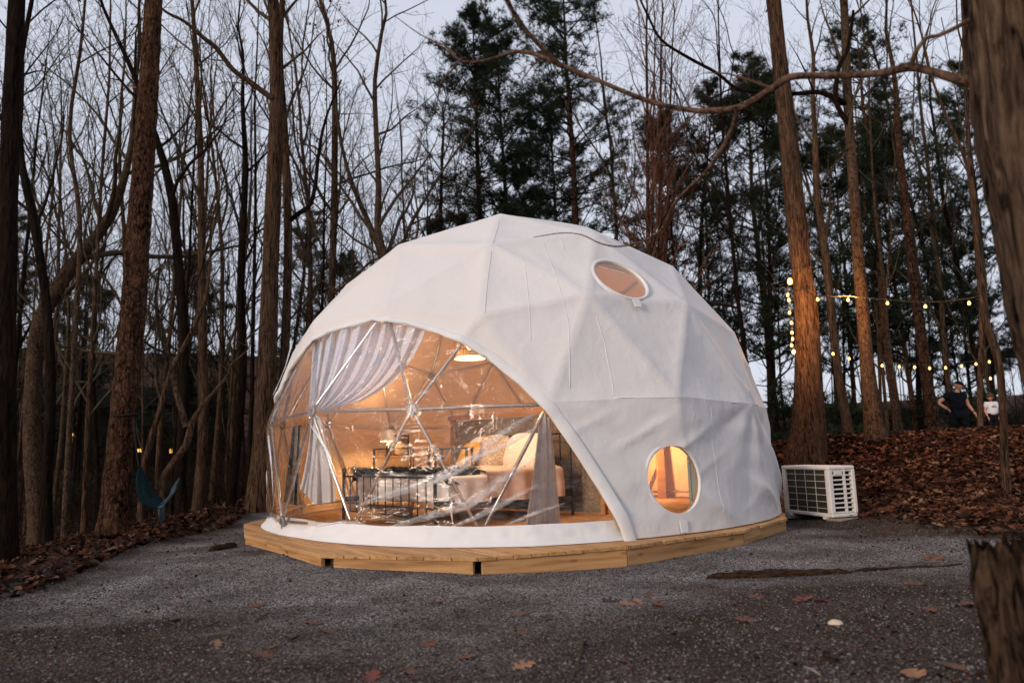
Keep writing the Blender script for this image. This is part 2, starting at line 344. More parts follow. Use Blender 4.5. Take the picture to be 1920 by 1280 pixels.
def ground_mats():
    m, n, b = new_mat('gravel'); c = coords(n)
    v = node(n, 'ShaderNodeTexVoronoi', i_Scale=112.0); n.links.new(c, v.inputs['Vector'])
    v2 = node(n, 'ShaderNodeTexVoronoi', i_Scale=80.0); n.links.new(c, v2.inputs['Vector'])
    sep = node(n, 'ShaderNodeSeparateColor'); n.links.new(v.outputs['Color'], sep.inputs[0])
    sep2 = node(n, 'ShaderNodeSeparateColor'); n.links.new(v2.outputs['Color'], sep2.inputs[0])
    r1 = ramp(n, sep.outputs[0], [(0.0, (0.006, 0.006, 0.007)), (0.28, (0.036, 0.035, 0.038)), (0.50, (0.16, 0.153, 0.158)), (0.75, (0.42, 0.395, 0.39)), (1.0, (0.70, 0.65, 0.61))])
    r2 = ramp(n, sep2.outputs[0], [(0.0, (0.02, 0.018, 0.019)), (0.6, (0.07, 0.06, 0.055)), (0.95, (0.26, 0.20, 0.16))])
    mx = node(n, 'ShaderNodeMix', data_type='RGBA'); mx.inputs[0].default_value = 0.12; n.links.new(r1.outputs[0], mx.inputs[6]); n.links.new(r2.outputs[0], mx.inputs[7])
    # patches of soil working up through the stones
    big = node(n, 'ShaderNodeTexNoise', i_Scale=0.8, i_Detail=8.0, i_Roughness=0.68); n.links.new(c, big.inputs['Vector'])
    at_ = node(n, 'ShaderNodeAttribute', attribute_name='soil')
    ad = node(n, 'ShaderNodeMath', operation='ADD'); n.links.new(big.outputs['Fac'], ad.inputs[0]); n.links.new(at_.outputs['Fac'], ad.inputs[1])
    br = ramp(n, ad.outputs[0], [(0.47, (0, 0, 0)), (0.73, (0.9, 0.9, 0.9))])
    sc_ = ramp(n, sep.outputs[1], [(0.0, (0.015, 0.008, 0.006)), (0.7, (0.05, 0.028, 0.019)), (1.0, (0.20, 0.14, 0.10))])
    m2 = node(n, 'ShaderNodeMix', data_type='RGBA'); n.links.new(br.outputs[0], m2.inputs[0]); n.links.new(mx.outputs[2], m2.inputs[6]); n.links.new(sc_.outputs[0], m2.inputs[7])
    lum = node(n, 'ShaderNodeTexNoise', i_Scale=1.7, i_Detail=5.0); n.links.new(c, lum.inputs['Vector'])
    lr = ramp(n, lum.outputs['Fac'], [(0.35, (0.60, 0.57, 0.56)), (0.65, (1.0, 0.99, 0.99))]); m3 = node(n, 'ShaderNodeMix', data_type='RGBA', blend_type='MULTIPLY'); m3.inputs[0].default_value = 1.0
    n.links.new(m2.outputs[2], m3.inputs[6]); n.links.new(lr.outputs[0], m3.inputs[7])
    n.links.new(m3.outputs[2], b.inputs['Base Color']); b.inputs['Roughness'].default_value = 0.85; b.inputs['Specular IOR Level'].default_value = 0.25
    inv = node(n, 'ShaderNodeMath', operation='SUBTRACT'); inv.inputs[0].default_value = 1.0; n.links.new(v.outputs['Distance'], inv.inputs[1])
    inv2 = node(n, 'ShaderNodeMath', operation='MULTIPLY_ADD'); n.links.new(sep.outputs[2], inv2.inputs[0]); inv2.inputs[1].default_value = 0.8; n.links.new(inv.outputs[0], inv2.inputs[2])
    bp = node(n, 'ShaderNodeBump', i_Strength=1.0, i_Distance=0.012); n.links.new(inv2.outputs[0], bp.inputs['Height']); n.links.new(bp.outputs[0], b.inputs['Normal'])
    M['gravel'] = m
    m, n, b = new_mat('forest_floor'); c = coords(n)
    v = node(n, 'ShaderNodeTexVoronoi', i_Scale=14.0); n.links.new(c, v.inputs['Vector']); sep = node(n, 'ShaderNodeSeparateColor'); n.links.new(v.outputs['Color'], sep.inputs[0])
    ns = node(n, 'ShaderNodeTexNoise', i_Scale=1.3, i_Detail=8.0); n.links.new(c, ns.inputs['Vector'])
    mm = node(n, 'ShaderNodeMath', operation='MULTIPLY_ADD'); n.links.new(sep.outputs[0], mm.inputs[0]); mm.inputs[1].default_value = 0.55; n.links.new(ns.outputs['Fac'], mm.inputs[2])
    r = ramp(n, mm.outputs[0], [(0.4, (0.010, 0.006, 0.004)), (0.8, (0.034, 0.017, 0.011)), (1.1, (0.09, 0.04, 0.022))])
    n.links.new(r.outputs[0], b.inputs['Base Color']); b.inputs['Roughness'].default_value = 0.95; b.inputs['Specular IOR Level'].default_value = 0.1
    bp = node(n, 'ShaderNodeBump', i_Strength=0.8, i_Distance=0.04); n.links.new(mm.outputs[0], bp.inputs['Height']); n.links.new(bp.outputs[0], b.inputs['Normal'])
    M['floor'] = m
ground_mats()
for k_ in ('twig', 'twig_dark', 'twig_red', 'wood_far', 'cloth_black', 'rotten', 'leaf_brown', 'leaf_red', 'leaf_tan', 'leaf_dark', 'needles', 'litter', 'litter_dark', 'rope', 'navy', 'throw_black', 'black_void', 'dead_leaf', 'gravel', 'floor'):
    if k_ in M: M[k_].node_tree.nodes['Principled BSDF'].inputs['Specular IOR Level'].default_value = 0.06

# ------------------------------------------------------------------ terrain
def bank_x(y): return -4.15 - 0.115 * (np.asarray(y, float) - 6.0) + 0.16 * np.sin(np.asarray(y, float) * 1.3)
def mound_front(x): return 7.3 + 0.0 * np.asarray(x, float)
def height(x, y):
    x = np.asarray(x, float); y = np.asarray(y, float)
    h = np.zeros(np.broadcast(x, y).shape)
    d = bank_x(y) - x
    h = h - 1.5 * sstep(0.0, 9.0, d) * sstep(60, 24, y) + 0.05 * sstep(-.6, 0.1, d) * sstep(1.2, 0.2, d)
    h = h + 0.95 * sstep(2.8, 7.6, x + 0.1 * (y - 9)) * sstep(8.0, 15.0, y) * (0.5 * sstep(20, 16, y) + 0.5) * sstep(40, 24, y)
    h = h - 0.04 * sstep(-.8, .8, x) * sstep(4.6, 5.8, y) * sstep(4.2, 3.2, x) * sstep(14, 11, y)
    h = h + 0.12 * sstep(3.0, 5.5, x) * sstep(6.4, 8.4, y)
    far = np.sqrt(x * x + y * y)
    h = h + sstep(34, 95, far) * (13.0 - 8.0 * sstep(-14, 8, x)) + sstep(90, 320, far) * 5
    h = h + 0.03 * np.sin(x * 0.9 + 1.3) * np.sin(y * 0.7) * sstep(3, 8, far)
    return h
def H(x, y): return float(height(x, y))
def hit(px, py, n=60):
    r = ray(px, py); t = 0.5; prev = t
    while t < 200:
        p = r * t
        if HC + p.z < H(p.x, p.y): break
        prev = t; t *= 1.02
    lo, hi = prev, t
    for _ in range(24):
        m_ = (lo + hi) / 2; p = r * m_
        if HC + p.z < H(p.x, p.y): hi = m_
        else: lo = m_
    p = r * hi; return Vector((p.x, p.y, H(p.x, p.y)))

def sheet(name, xs, ys, mat, dz=0.0, mask=None):
    X, Y = np.meshgrid(xs, ys); Z = height(X, Y) + dz
    V = np.stack([X.ravel(), Y.ravel(), Z.ravel()], 1); nx = len(xs)
    i, j = np.meshgrid(np.arange(nx - 1), np.arange(len(ys) - 1)); a = (j * nx + i).ravel()
    Q = np.stack([a, a + 1, a + nx + 1, a + nx], 1)
    if mask is not None:
        c = V[Q].mean(1); Q = Q[mask(c[:, 0], c[:, 1])]
    return ob(name, V, [Q], mat, smooth=True)
def axis(lim, near, step):
    a = list(np.arange(-near, near + 1e-6, step)); v = near; s = step
    while v < lim: s *= 1.25; v += s; a = [-v] + a + [v]
    return np.array(a)
g = sheet('ground', axis(600, 14, 0.35), axis(600, 26, 0.35) + 6, M['floor'])
g['kind'] = 'structure'
def bound_noise(x, y): return 0.25 * np.sin(2.1 * x + 1.7 * y) + 0.18 * np.sin(5.3 * x - 3.1 * y) + 0.08 * np.sin(13 * x + 9 * y)
def gravel_mask(x, y):
    left = x - bank_x(y)
    wob = bound_noise(x, y)
    right = (4.4 + 0.2 * (8.5 - y)) - x
    right = np.where(y > 8.6, 4.5 - 0.9 * (y - 8.6) - x, right)
    right = np.where(y < 7.4, 9.0 - x, right)
    m = (left + 0.3 * wob > 0) & (right + 0.6 * wob > 0)
    return m & (y > -6) & (y < 19 + wob)
yx = np.arange(-8.0, 9.0, 0.08); yy = np.arange(-6.0, 19.5, 0.08)
gy = sheet('gravel_yard', yx, yy, M['gravel'], 0.012, gravel_mask); gy['kind'] = 'structure'
co = np.empty(len(gy.data.vertices) * 3, np.float32); gy.data.vertices.foreach_get('co', co); co = co.reshape(-1, 3)
at_ = gy.data.attributes.new('soil', 'FLOAT', 'POINT')
soil = 0.30 * sstep(0.3, 2.2, co[:, 0] + 0.25 * (5.2 - co[:, 1])) * sstep(5.7, 4.6, co[:, 1]) + 0.32 * sstep(1.0, 0.0, co[:, 0] - bank_x(co[:, 1])) + 0.42 * sstep(2.9, 4.2, co[:, 0]) * sstep(6.6, 7.6, co[:, 1])
soil = soil + 0.20 * sstep(5.2, 3.6, co[:, 1]) + 0.10 * sstep(0.2, 2.5, co[:, 0]) * sstep(6.4, 5.4, co[:, 1]) + 0.16 * sstep(-1.2, -2.6, co[:, 0]) * sstep(5.4, 4.2, co[:, 1])
at_.data.foreach_set('value', soil.astype(np.float32))
gp = sheet('gravel_path', np.arange(2.2, 14, 0.3), np.arange(19, 30, 0.3), M['gravel'], 0.02, lambda x, y: (np.abs(y - 24.5 - 0.1 * x) < 2.2) & (x > 4.5) & (x < 12)); gp['kind'] = 'structure'
gp.data.attributes.new('soil', 'FLOAT', 'POINT')

rg = np.random.RandomState(5)
def pebbles(n, ymax):
    # more stones near the camera
    y = 2.6 + (ymax - 2.6) * rg.rand(n * 2) ** 1.5; x = (rg.rand(n * 2) - 0.5) * 1.55 * (y + 0.4)
    ok = gravel_mask(x, y) & ~((np.hypot(x, y - 10.3) < 3.3)); x, y = x[ok][:n], y[ok][:n]; n = len(x)
    base = np.array([(1, 0, 0), (0, 1, 0), (-1, 0, 0), (0, -1, 0), (0, 0, 1), (0, 0, -.6)], float)
    s = (0.0035 + 0.005 * rg.rand(n) ** 3)[:, None, None]
    V = base[None] * s * (0.6 + 0.8 * rg.rand(n, 6, 1)) * np.array([1.25, 1, .8])
    a = rg.rand(n) * 6.28; c, sn = np.cos(a), np.sin(a)
    V = np.stack([V[..., 0] * c[:, None] - V[..., 1] * sn[:, None], V[..., 0] * sn[:, None] + V[..., 1] * c[:, None], V[..., 2]], 2)
    z = height(x, y) + 0.014
    V += np.stack([x, y, z], 1)[:, None]
    F = np.array([(0, 1, 4), (1, 2, 4), (2, 3, 4), (3, 0, 4), (1, 0, 5), (2, 1, 5), (3, 2, 5), (0, 3, 5)])
    return V.reshape(-1, 3), (F[None] + (np.arange(n) * 6)[:, None, None]).reshape(-1, 3)
V, Fq = pebbles(34000, 10.5)
tag(ob('loose_gravel', V, [Fq], M['pebble']), 'fine grey loose stones scattered over the gravel yard', 'gravel', kind='stuff')

# oak-like leaf outline (lobed), about 1 long
LEAF = [(0, 0), (.08, .10), (.22, .12), (.25, .30), (.36, .33), (.38, .14), (.50, .15), (.56, .40), (.68, .36), (.66, .14), (.78, .13), (.88, .24), (1.0, .0)]
def leaf_litter(name, pts, mat, label, size=(0.05, 0.11), kindcat='leaves', lift=0.02):
    n = len(pts); prof = np.array([(0, 0, 0), (.3, .26, .1), (.42, .1, .02), (.62, .3, .12), (1, 0, .1), (.62, -.3, .1), (.42, -.1, .02), (.3, -.26, .08)], float)
    prof[:, 0] -= 0.5
    s = (size[0] + (size[1] - size[0]) * rg.rand(n))[:, None]
    cz = rg.rand(n, 1) * 1.6 - 0.3
    P = np.repeat(prof[None], n, 0); P[..., 2] *= cz * 1.6; P[..., 2] += rg.rand(n, 8) * .06; P *= s[..., None]
    a = rg.rand(n) * 6.28; t = rg.normal(0, .38, n); u = rg.normal(0, .38, n)
    x, y, z = P[..., 0], P[..., 1], P[..., 2]
    y, z = y * np.cos(t)[:, None] - z * np.sin(t)[:, None], y * np.sin(t)[:, None] + z * np.cos(t)[:, None]
    x, z = x * np.cos(u)[:, None] - z * np.sin(u)[:, None], x * np.sin(u)[:, None] + z * np.cos(u)[:, None]
    x, y = x * np.cos(a)[:, None] - y * np.sin(a)[:, None], x * np.sin(a)[:, None] + y * np.cos(a)[:, None]
    Pw = np.stack([x, y, z], 2) + pts[:, None]
    Pw[..., 2] += lift * rg.rand(n, 1) + 0.012
    F = np.array([(0, 1, 2), (0, 2, 6), (0, 6, 7), (2, 3, 4), (2, 4, 6), (6, 4, 5)])
    Fs = (F[None] + (np.arange(n) * 8)[:, None, None]).reshape(-1, 3)
    return tag(ob(name, Pw.reshape(-1, 3), [Fs], mat), label, kindcat, kind='stuff')
def scatter(n, fn):
    out = []
    while sum(len(o) for o in out) < n:
        q = fn(n); out.append(q)
    q = np.concatenate(out)[:n]; return np.stack([q[:, 0], q[:, 1], height(q[:, 0], q[:, 1])], 1)
def right_mound(n):
    y = 5.5 + 13 * rg.rand(n) ** 1.1; x = 1.8 + 12 * rg.rand(n)
    e = bound_noise(x, y); d = x - (3.95 + 0.25 * e + 0.1 * np.maximum(0, 9 - y)); keep = (x < y * .86) & ((d > 0) | ((y > 11.3) & (x > 3.6))) & (rg.rand(n) < sstep(-0.2, 1.6, d) + 0.15)
    keep &= (y > 7.6 + 0.5 * e) | ((x > 4.1) & (y > 6.4))
    return np.stack([x, y], 1)[keep]
leaf_litter('leaf_litter', scatter(36000, right_mound), M['litter'], 'thick russet oak leaves covering the mound on the right', (0.06, 0.14), lift=0.05)
def left_bank(n):
    y = 4.2 + 14 * rg.rand(n); d = rg.rand(n) ** 1.4 * 5.0; x = bank_x(y) - d + 0.35
    return np.stack([x, y], 1)[rg.rand(n) < 1.0]
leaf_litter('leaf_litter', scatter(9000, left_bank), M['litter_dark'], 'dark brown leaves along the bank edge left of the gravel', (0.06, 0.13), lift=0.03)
def deep_wood(n):
    y = 9 + 24 * rg.rand(n); x = (rg.rand(n) - .5) * 1.7 * y
    ok = (x < bank_x(y) - .2) | ((y > 14) & (x > 2)) | (y > 19); return np.stack([x, y], 1)[ok]
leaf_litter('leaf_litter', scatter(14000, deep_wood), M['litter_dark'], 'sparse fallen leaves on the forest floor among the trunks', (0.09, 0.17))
def yard_bits(n):
    y = 2.8 + 7.5 * rg.rand(n); x = (rg.rand(n) - .5) * 1.5 * y
    k = sstep(0.0, 2.5, x) * sstep(5.6, 4.0, y) + sstep(-1.6, -3.2, x) * 0.6 + 0.04 + sstep(2.9, 4.0, x) * sstep(6.2, 7.4, y) * 3
    ok = (rg.rand(n) < k) & gravel_mask(x, y); return np.stack([x, y], 1)[ok]
leaf_litter('leaf_crumbs', scatter(1300, yard_bits), M['litter_dark'], 'small broken leaf crumbs strewn across the gravel yard', (0.012, 0.045), lift=0.004)

# ------------------------------------------------------------------ geodesic dome
R, PHI = 3.3, 0.8317774
DC = Vector((0.0, 10.2967, HC - 0.1434)); DECK = 0.125; ZF = DECK - DC.z
def geo3():
    V = [(0, 0, 1)]; z = 1 / 5 ** .5; r = 2 / 5 ** .5
    for k in range(5): a = 2 * math.pi * k / 5; V.append((r * math.cos(a), r * math.sin(a), z))
    for k in range(5): a = 2 * math.pi * (k + .5) / 5; V.append((r * math.cos(a), r * math.sin(a), -z))
    V.append((0, 0, -1)); V = np.array(V); F = []
    for k in range(5):
        n = (k + 1) % 5; F += [(0, 1 + k, 1 + n), (1 + k, 6 + k, 1 + n), (6 + k, 6 + n, 1 + n), (11, 6 + n, 6 + k)]
    pts = {}; P = []; T = []
    def add(p):
        p = p / np.linalg.norm(p); key = tuple(np.round(p, 4) + 0.0)
        if key not in pts: pts[key] = len(P); P.append(p)
        return pts[key]
    n = 3
    for f in F:
        a, b, c = V[list(f)]; g_ = {}
        for i in range(n + 1):
            for j in range(n + 1 - i): g_[i, j] = add((a * (n - i - j) + b * i + c * j) / n)
        for i in range(n):
            for j in range(n - i):
                T.append((g_[i, j], g_[i + 1, j], g_[i, j + 1]))
                if i + j < n - 1: T.append((g_[i + 1, j], g_[i + 1, j + 1], g_[i, j + 1]))
    P = np.array(P); c, s = math.cos(PHI), math.sin(PHI)
    P = np.stack([P[:, 0] * c - P[:, 1] * s, P[:, 0] * s + P[:, 1] * c, P[:, 2]], 1)
    T2 = []
    for t in T:
        a, b, c_ = P[list(t)]
        T2.append(t if np.dot(np.cross(b - a, c_ - a), a) > 0 else (t[0], t[2], t[1]))
    return P, T2
GP, GT = geo3()
POL = np.degrees(np.arccos(np.clip(GP[:, 2], -1, 1)))
PN = []; PD = []
for t in GT:
    a, b, c = GP[list(t)]; n_ = np.cross(b - a, c - a); n_ /= np.linalg.norm(n_); PN.append(n_); PD.append(n_ @ a)
PN, PD = np.array(PN), np.array(PD)
def poly_r(d):
    """radius of the faceted dome (R=1) along unit directions d (N,3)"""
    q = d @ PN.T; q = np.where(q > 1e-3, PD[None] / np.maximum(q, 1e-3), 9.0); return q.min(1)
RD_AZ = np.array([-360, -181, -176, -150, -135, -119, -104, -88, -75, -65, -47, -33, -21, 0.])
RD_R = np.array([3.36, 3.38, 3.38, 3.30, 3.31, 3.44, 3.56, 3.60, 3.50, 3.43, 3.37, 3.37, 3.38, 3.37])
def r_deck(az): return np.interp(np.where(az > 0, az - 360, az), RD_AZ, RD_R)
AR = np.array([(-185, -2.4), (-181, -1.3), (-177.8, -.615), (-175, -.26), (-171.6, .094), (-167.5, .477), (-163, .778), (-158, 1.0), (-151, 1.197), (-145.8, 1.44), (-138, 1.555), (-130.9, 1.586), (-120.8, 1.579),
               (-112.1, 1.497), (-104.7, 1.361), (-98.6, 1.196), (-94.2, 1.034), (-89.1, .778), (-84.5, .477), (-80.4, .094), (-77, -.259), (-74.2, -.615), (-71.8, -1.3), (-69, -2.4)])
def z_arch(az):
    a = np.where(az > 0, az - 360, az); return np.interp(a, AR[:, 0], AR[:, 1])
def f_open(V):
    az = np.degrees(np.arctan2(V[:, 1], V[:, 0])); return V[:, 2] - z_arch(az)
def clip(V, polys, f):
    """keep f>0. polys list of tuples"""
    V = [tuple(v) for v in V]; f = list(f); out = []; cache = {}
    for p in polys:
        s = [f[i] > 0 for i in p]
        if all(s): out.append(p); continue
        if not any(s): continue
        q = []
        for k in range(len(p)):
            a, b = p[k], p[(k + 1) % len(p)]
            if f[a] > 0: q.append(a)
            if (f[a] > 0) != (f[b] > 0):
                key = (min(a, b), max(a, b))
                if key not in cache:
                    t = f[a] / (f[a] - f[b]); cache[key] = len(V)
                    V.append(tuple(V[a][i] + (V[b][i] - V[a][i]) * t for i in range(3))); f.append(1e-9)
                q.append(cache[key])
        if len(q) > 2: out.append(tuple(q))
    return np.array(V), out
def compact(V, polys):
    used = sorted({i for p in polys for i in p}); mp = {o: k for k, o in enumerate(used)}
    return V[used], [tuple(mp[i] for i in p) for p in polys]
def subdiv_tris(tris, n):
    keys = {}; P = []; F = []
    for t in tris:
        a, b, c = GP[list(t)]; g_ = {}
        for i in range(n + 1):
            for j in range(n + 1 - i):
                p = (a * (n - i - j) + b * i + c * j) / n; k = tuple(np.round(p, 5) + 0.0)
                if k not in keys: keys[k] = len(P); P.append(p)
                g_[i, j] = keys[k]
        for i in range(n):
            for j in range(n - i):
                F.append((g_[i, j], g_[i + 1, j], g_[i, j + 1]))
                if i + j < n - 1: F.append((g_[i + 1, j], g_[i + 1, j + 1], g_[i, j + 1]))
    return np.array(P), F
UP = [t for t in GT if max(POL[list(t)]) < 80.4]
LOW = [t for t in GT if 80.4 < max(POL[list(t)]) < 101.2]
R80 = [i for i in range(len(GP)) if 78.5 < POL[i] < 80.4]; R80.sort(key=lambda i: math.atan2(GP[i][1], GP[i][0]))
def band(k_top, off_bot, nseg, nrow):
    """drape from ring 80 down to the deck"""
    P = []; F = []; n = len(R80) * nseg
    for r_ in range(nrow + 1):
        t = r_ / nrow
        for q in range(len(R80)):
            a, b = GP[R80[q]], GP[R80[(q + 1) % len(R80)]]
            for s in range(nseg):
                p = (a + (b - a) * s / nseg) * R * k_top; az = math.degrees(math.atan2(p[1], p[0])); rd = float(r_deck(np.array(az))) + off_bot
                h = math.hypot(p[0], p[1]); rr = h + (rd - h) * (t ** 1.15); zz = p[2] + (ZF + 0.012 - p[2]) * t
                P.append((p[0] / h * rr, p[1] / h * rr, zz))
    for r_ in range(nrow):
        for i in range(n):
            j = (i + 1) % n; F.append((r_ * n + i, (r_ + 1) * n + i, (r_ + 1) * n + j, r_ * n + j))
    return np.array(P), F
def r_cover(d, k=1.02):
    d = np.asarray(d, float); d = d / np.linalg.norm(d); r = float(poly_r(d[None])[0]) * R * k; z80 = 0.178 * R * k
    if d[2] * r >= z80: return r
    h = math.hypot(d[0], d[1]); az = math.degrees(math.atan2(d[1], d[0])); dd = np.array([d[0] / h, d[1] / h, 0.181]); dd /= np.linalg.norm(dd)
    rt = float(poly_r(dd[None])[0]) * R * k; ht = rt * math.hypot(dd[0], dd[1]); rd = float(r_deck(np.array(az)))
    lo, hi = 2.5, 4.2
    for _ in range(22):
        m_ = (lo + hi) / 2; t = min(1, max(0, (z80 - d[2] * m_) / (z80 - ZF)))
        if m_ * h < ht + (rd - ht) * t ** 1.15: lo = m_
        else: hi = m_
    return lo
def on_cover(px, py, off=0.0):
    r = ray(px, py).normalized(); o = Vector((0, 0, HC)) - DC; lo = 5.0; t = lo
    while t < 14:
        p = o + r * t
        if p.length < r_cover(p) + off: break
        t += 0.04
    a, b = t - 0.04, t
    for _ in range(16):
        m_ = (a + b) / 2; p = o + r * m_
        if p.length < r_cover(p) + off: b = m_
        else: a = m_
    return o + r * b                       # dome-local
def on_sphere(px, py, rad):
    r = ray(px, py); c = DC - Vector((0, 0, HC)); a = r.dot(r); b = -2 * r.dot(c); cc = c.dot(c) - rad * rad; disc = b * b - 4 * a * cc
    t = (-b - math.sqrt(max(disc, 0))) / 2 / a; return Vector((0, 0, HC)) + r * t     # world

dome = empty('dome_tent', DC, 0, 'white canvas geodesic dome tent with clear front window standing on the timber deck', 'tent')
WA, WB = on_cover(1164, 523), on_cover(1267, 898)
WIN = [(np.array(WA), 0.322), (np.array(WB), 0.325)]
def f_win(V, extra=0.0):
    f = np.full(len(V), 9.0)
    for c, r_ in WIN: f = np.minimum(f, np.linalg.norm(V - c, axis=1) - r_ - extra)
    return f
FAN = [(math.atan2(GP[i][1], GP[i][0]), i * 1.7) for i in R80]
def cover_disp(V, low, amp=1.0):
    out = V.copy()
    for i, v in enumerate(V):
        L = math.sqrt(v[0] ** 2 + v[1] ** 2 + v[2] ** 2); az = math.atan2(v[1], v[0])
        if low:
            t = min(1, max(0, (0.58 - v[2]) / 1.28)); e = min(1.0, t * 6) * min(1, (1 - t) * 5 + .2)
            q = mnoise.noise(Vector((az * 3.2, v[2] * .8, 3))) * 0.02
            for ka, ph in FAN:      # creases fanning down from the frame nodes
                da = (az - ka + math.pi) % (2 * math.pi) - math.pi
                if abs(da) < .55:
                    th = math.atan2(da * 3.3, .62 - v[2]); rr_ = math.hypot(da * 3.3, .62 - v[2]); w_ = math.exp(-rr_ / 1.0) * math.cos(da / .55 * 1.57)
                    q += (abs(math.sin(th * (3.1 + .9 * math.sin(ph)) + ph)) - .6) * (.05 + .03 * math.sin(ph * 2.1)) * w_ * min(1, rr_ * 2.4)
            dg = az * 8.0 + v[2] * 3.6 + 1.3 * mnoise.noise(Vector((az * 2.2, v[2] * .8, 2)))
            q += (1 - abs(math.sin(dg))) ** 2 * .085 * max(0, mnoise.noise(Vector((az * 1.6, v[2] * 1.2, 31))) + .12)
            dg = az * 14.0 - v[2] * 7.0 + 1.5 * mnoise.noise(Vector((az * 2.2, v[2] * 1.1, 12))); q += (1 - abs(math.sin(dg))) ** 2 * .040 * max(0, mnoise.noise(Vector((az * 2.4 + 7, v[2] * 1.5, 51))) + .02)
            q += mnoise.noise(Vector((az * 5 + v[2] * 3, v[2] * 3 - az * 3, 77))) * .012
            q += math.sin(az * 95) * 0.006 * max(0, 1 - t * 6)
            q = q * e + .006
        else:
            d_ = v / L; rs_ = np.sort(np.where(PN @ d_ > 1e-3, PD / np.maximum(PN @ d_, 1e-3), 9.0))[:2]; gap = rs_[1] - rs_[0]
            q = -.030 * (1 - math.exp(-gap / .009)) + mnoise.noise(Vector((v[0] * .9, v[1] * .9, v[2] * .9))) * 0.012 + mnoise.noise(Vector((v[0] * 3.2 + v[2] * 2, v[1] * 3.2, v[2] * 1.2))) * 0.006
            q += (1 - abs(math.sin(az * 8 + v[2] * 2.2 + 1.5 * mnoise.noise(Vector((v[0], v[1], v[2])))))) ** 6 * .022 * max(0, mnoise.noise(Vector((v[0] * 1.3, v[1] * 1.3, v[2] * 1.3 + 9))) + .1) * 2
        s = 1 + q * amp / L
        out[i] = (v[0] * s, v[1] * s, v[2] * (s if not low else 1))
    return out
def keep_geo(V, F, fs):
    for f in fs: V, F = clip(V, F, f(V))
    return compact(V, F)
# upper canvas
P, F = subdiv_tris(UP, 22); P = P * R * 1.02
nP = P / np.linalg.norm(P, axis=1)[:, None]; P = P + nP * ((R * 1.02 - np.linalg.norm(P, axis=1)) * 0.0)[:, None]
V, Fk = keep_geo(P, F, [f_open, f_win]); V = cover_disp(V, False)
cv = ob('canopy', V, Fk, M['canvas'], dome, True)
# lower canvas wall
P, F = band(1.021, 0.0, 34, 60)
V, Fk = keep_geo(P, F, [f_open, f_win]); V = cover_disp(V, True)
cw = ob('wall_canvas', V, Fk, M['canvas'], dome, True); tag(cw, 'loose wrinkled lower canvas wall of the dome')
# inner lining
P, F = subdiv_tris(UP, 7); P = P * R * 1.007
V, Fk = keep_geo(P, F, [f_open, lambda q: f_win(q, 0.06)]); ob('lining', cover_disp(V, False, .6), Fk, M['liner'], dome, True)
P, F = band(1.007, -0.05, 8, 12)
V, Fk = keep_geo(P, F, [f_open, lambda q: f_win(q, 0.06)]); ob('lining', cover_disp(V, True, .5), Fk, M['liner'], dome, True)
# clear window sheet
P, F = subdiv_tris(UP + LOW, 12); P = P * R * 1.012
V, Fk = keep_geo(P, F, [lambda q: -f_open(q), lambda q: q[:, 2] + 0.60])
Vd = V.copy()
for i, v in enumerate(V):
    lowf = 1.0 if v[2] < .55 else .45
    q = mnoise.noise(Vector((v[0] * 2.2 + v[2] * 1.2, v[1] * 2, v[2] * 3.4))) * 0.022 + mnoise.noise(Vector((v[0] * 5 - v[2] * 5, v[1] * 4, v[2] * 7))) * 0.009
    Vd[i] = v * (1 + (q + 0.012) * lowf / R)
ob('clear_window', Vd, Fk, M['pvc'], dome, True)
# hem round the arch of the opening
azs = np.linspace(-178.2, -73.75, 150); hem = MB(); edge = []
for a in azs:
    z = float(z_arch(np.array(a))); ar = math.radians(a)
    h = 3.0
    for _ in range(12):
        d = np.array([math.cos(ar) * h, math.sin(ar) * h, z]); L = np.linalg.norm(d); rc = r_cover(d); h = math.sqrt(max(rc * rc - z * z, .01))
    edge.append(Vector((math.cos(ar) * h, math.sin(ar) * h, z)))
ea = np.array([tuple(q_) for q_ in edge]); edge = [Vector(cover_disp(ea[i_:i_ + 1], ea[i_, 2] < .59)[0]) for i_ in range(len(ea))]
Vh = []; Fh = []
for i, p in enumerate(edge):
    t = (edge[min(i + 1, len(edge) - 1)] - edge[max(i - 1, 0)]).normalized(); n_ = p.normalized(); s = t.cross(n_)   # s points out of the opening
    if (p + s * .1).z < p.z and -150 < azs[i] < -100: s = -s
    s = n_.cross(t) if i == 0 else s
    u = t.cross(n_).normalized()
    if u.dot(Vector((0, 0, 1))) < 0: u = -u
    a_c = Vector((math.cos(math.radians(-126)), math.sin(math.radians(-126)), 0)) * 3
    if (p + u - a_c).length < (p - u - a_c).length: u = -u
    wv = 0.012 * math.sin(i * .35) + 0.006 * math.sin(i * 1.1)
    Wd = 0.05 + 0.05 * float(sstep(-112, -86, azs[i]))
    for (du, dn) in ((Wd, .004), (Wd * .9, .016), (Wd * .1, .019 + wv * .6), (-.012, .014 + wv * .6), (-.018, .0), (-.008, -.012), (.02, -.012)):
        Vh.append(p + u * du + n_ * dn)
k = 7
for i in range(len(edge) - 1):
    for j in range(k - 1): Fh.append((i * k + j, i * k + j + 1, (i + 1) * k + j + 1, (i + 1) * k + j))
ob('hem', Vh, Fh, M['canvas_hem'], dome, True)
# skirt along the window foot
def skirt(u, v):
    a = -178.5 + 105 * u; ar = math.radians(a); rb = float(r_deck(np.array(a))) + 0.0
    rt_ = rb - 0.13; z = ZF + 0.006 + v * 0.17; wob = nz(u * 34, v * 2) * 0.02 + nz(u * 90, v * 3, 4) * 0.006
    r_ = rb + (rt_ - rb) * v ** .8 + wob * (0.35 + math.sin(v * 3.14)); z += 0.012 * nz(u * 12, 7) * v
    return (math.cos(ar) * r_, math.sin(ar) * r_, z)
V, Fq = grid(skirt, 260, 8); ob('skirt', V, [Fq], M['canvas_hem'], dome, True)
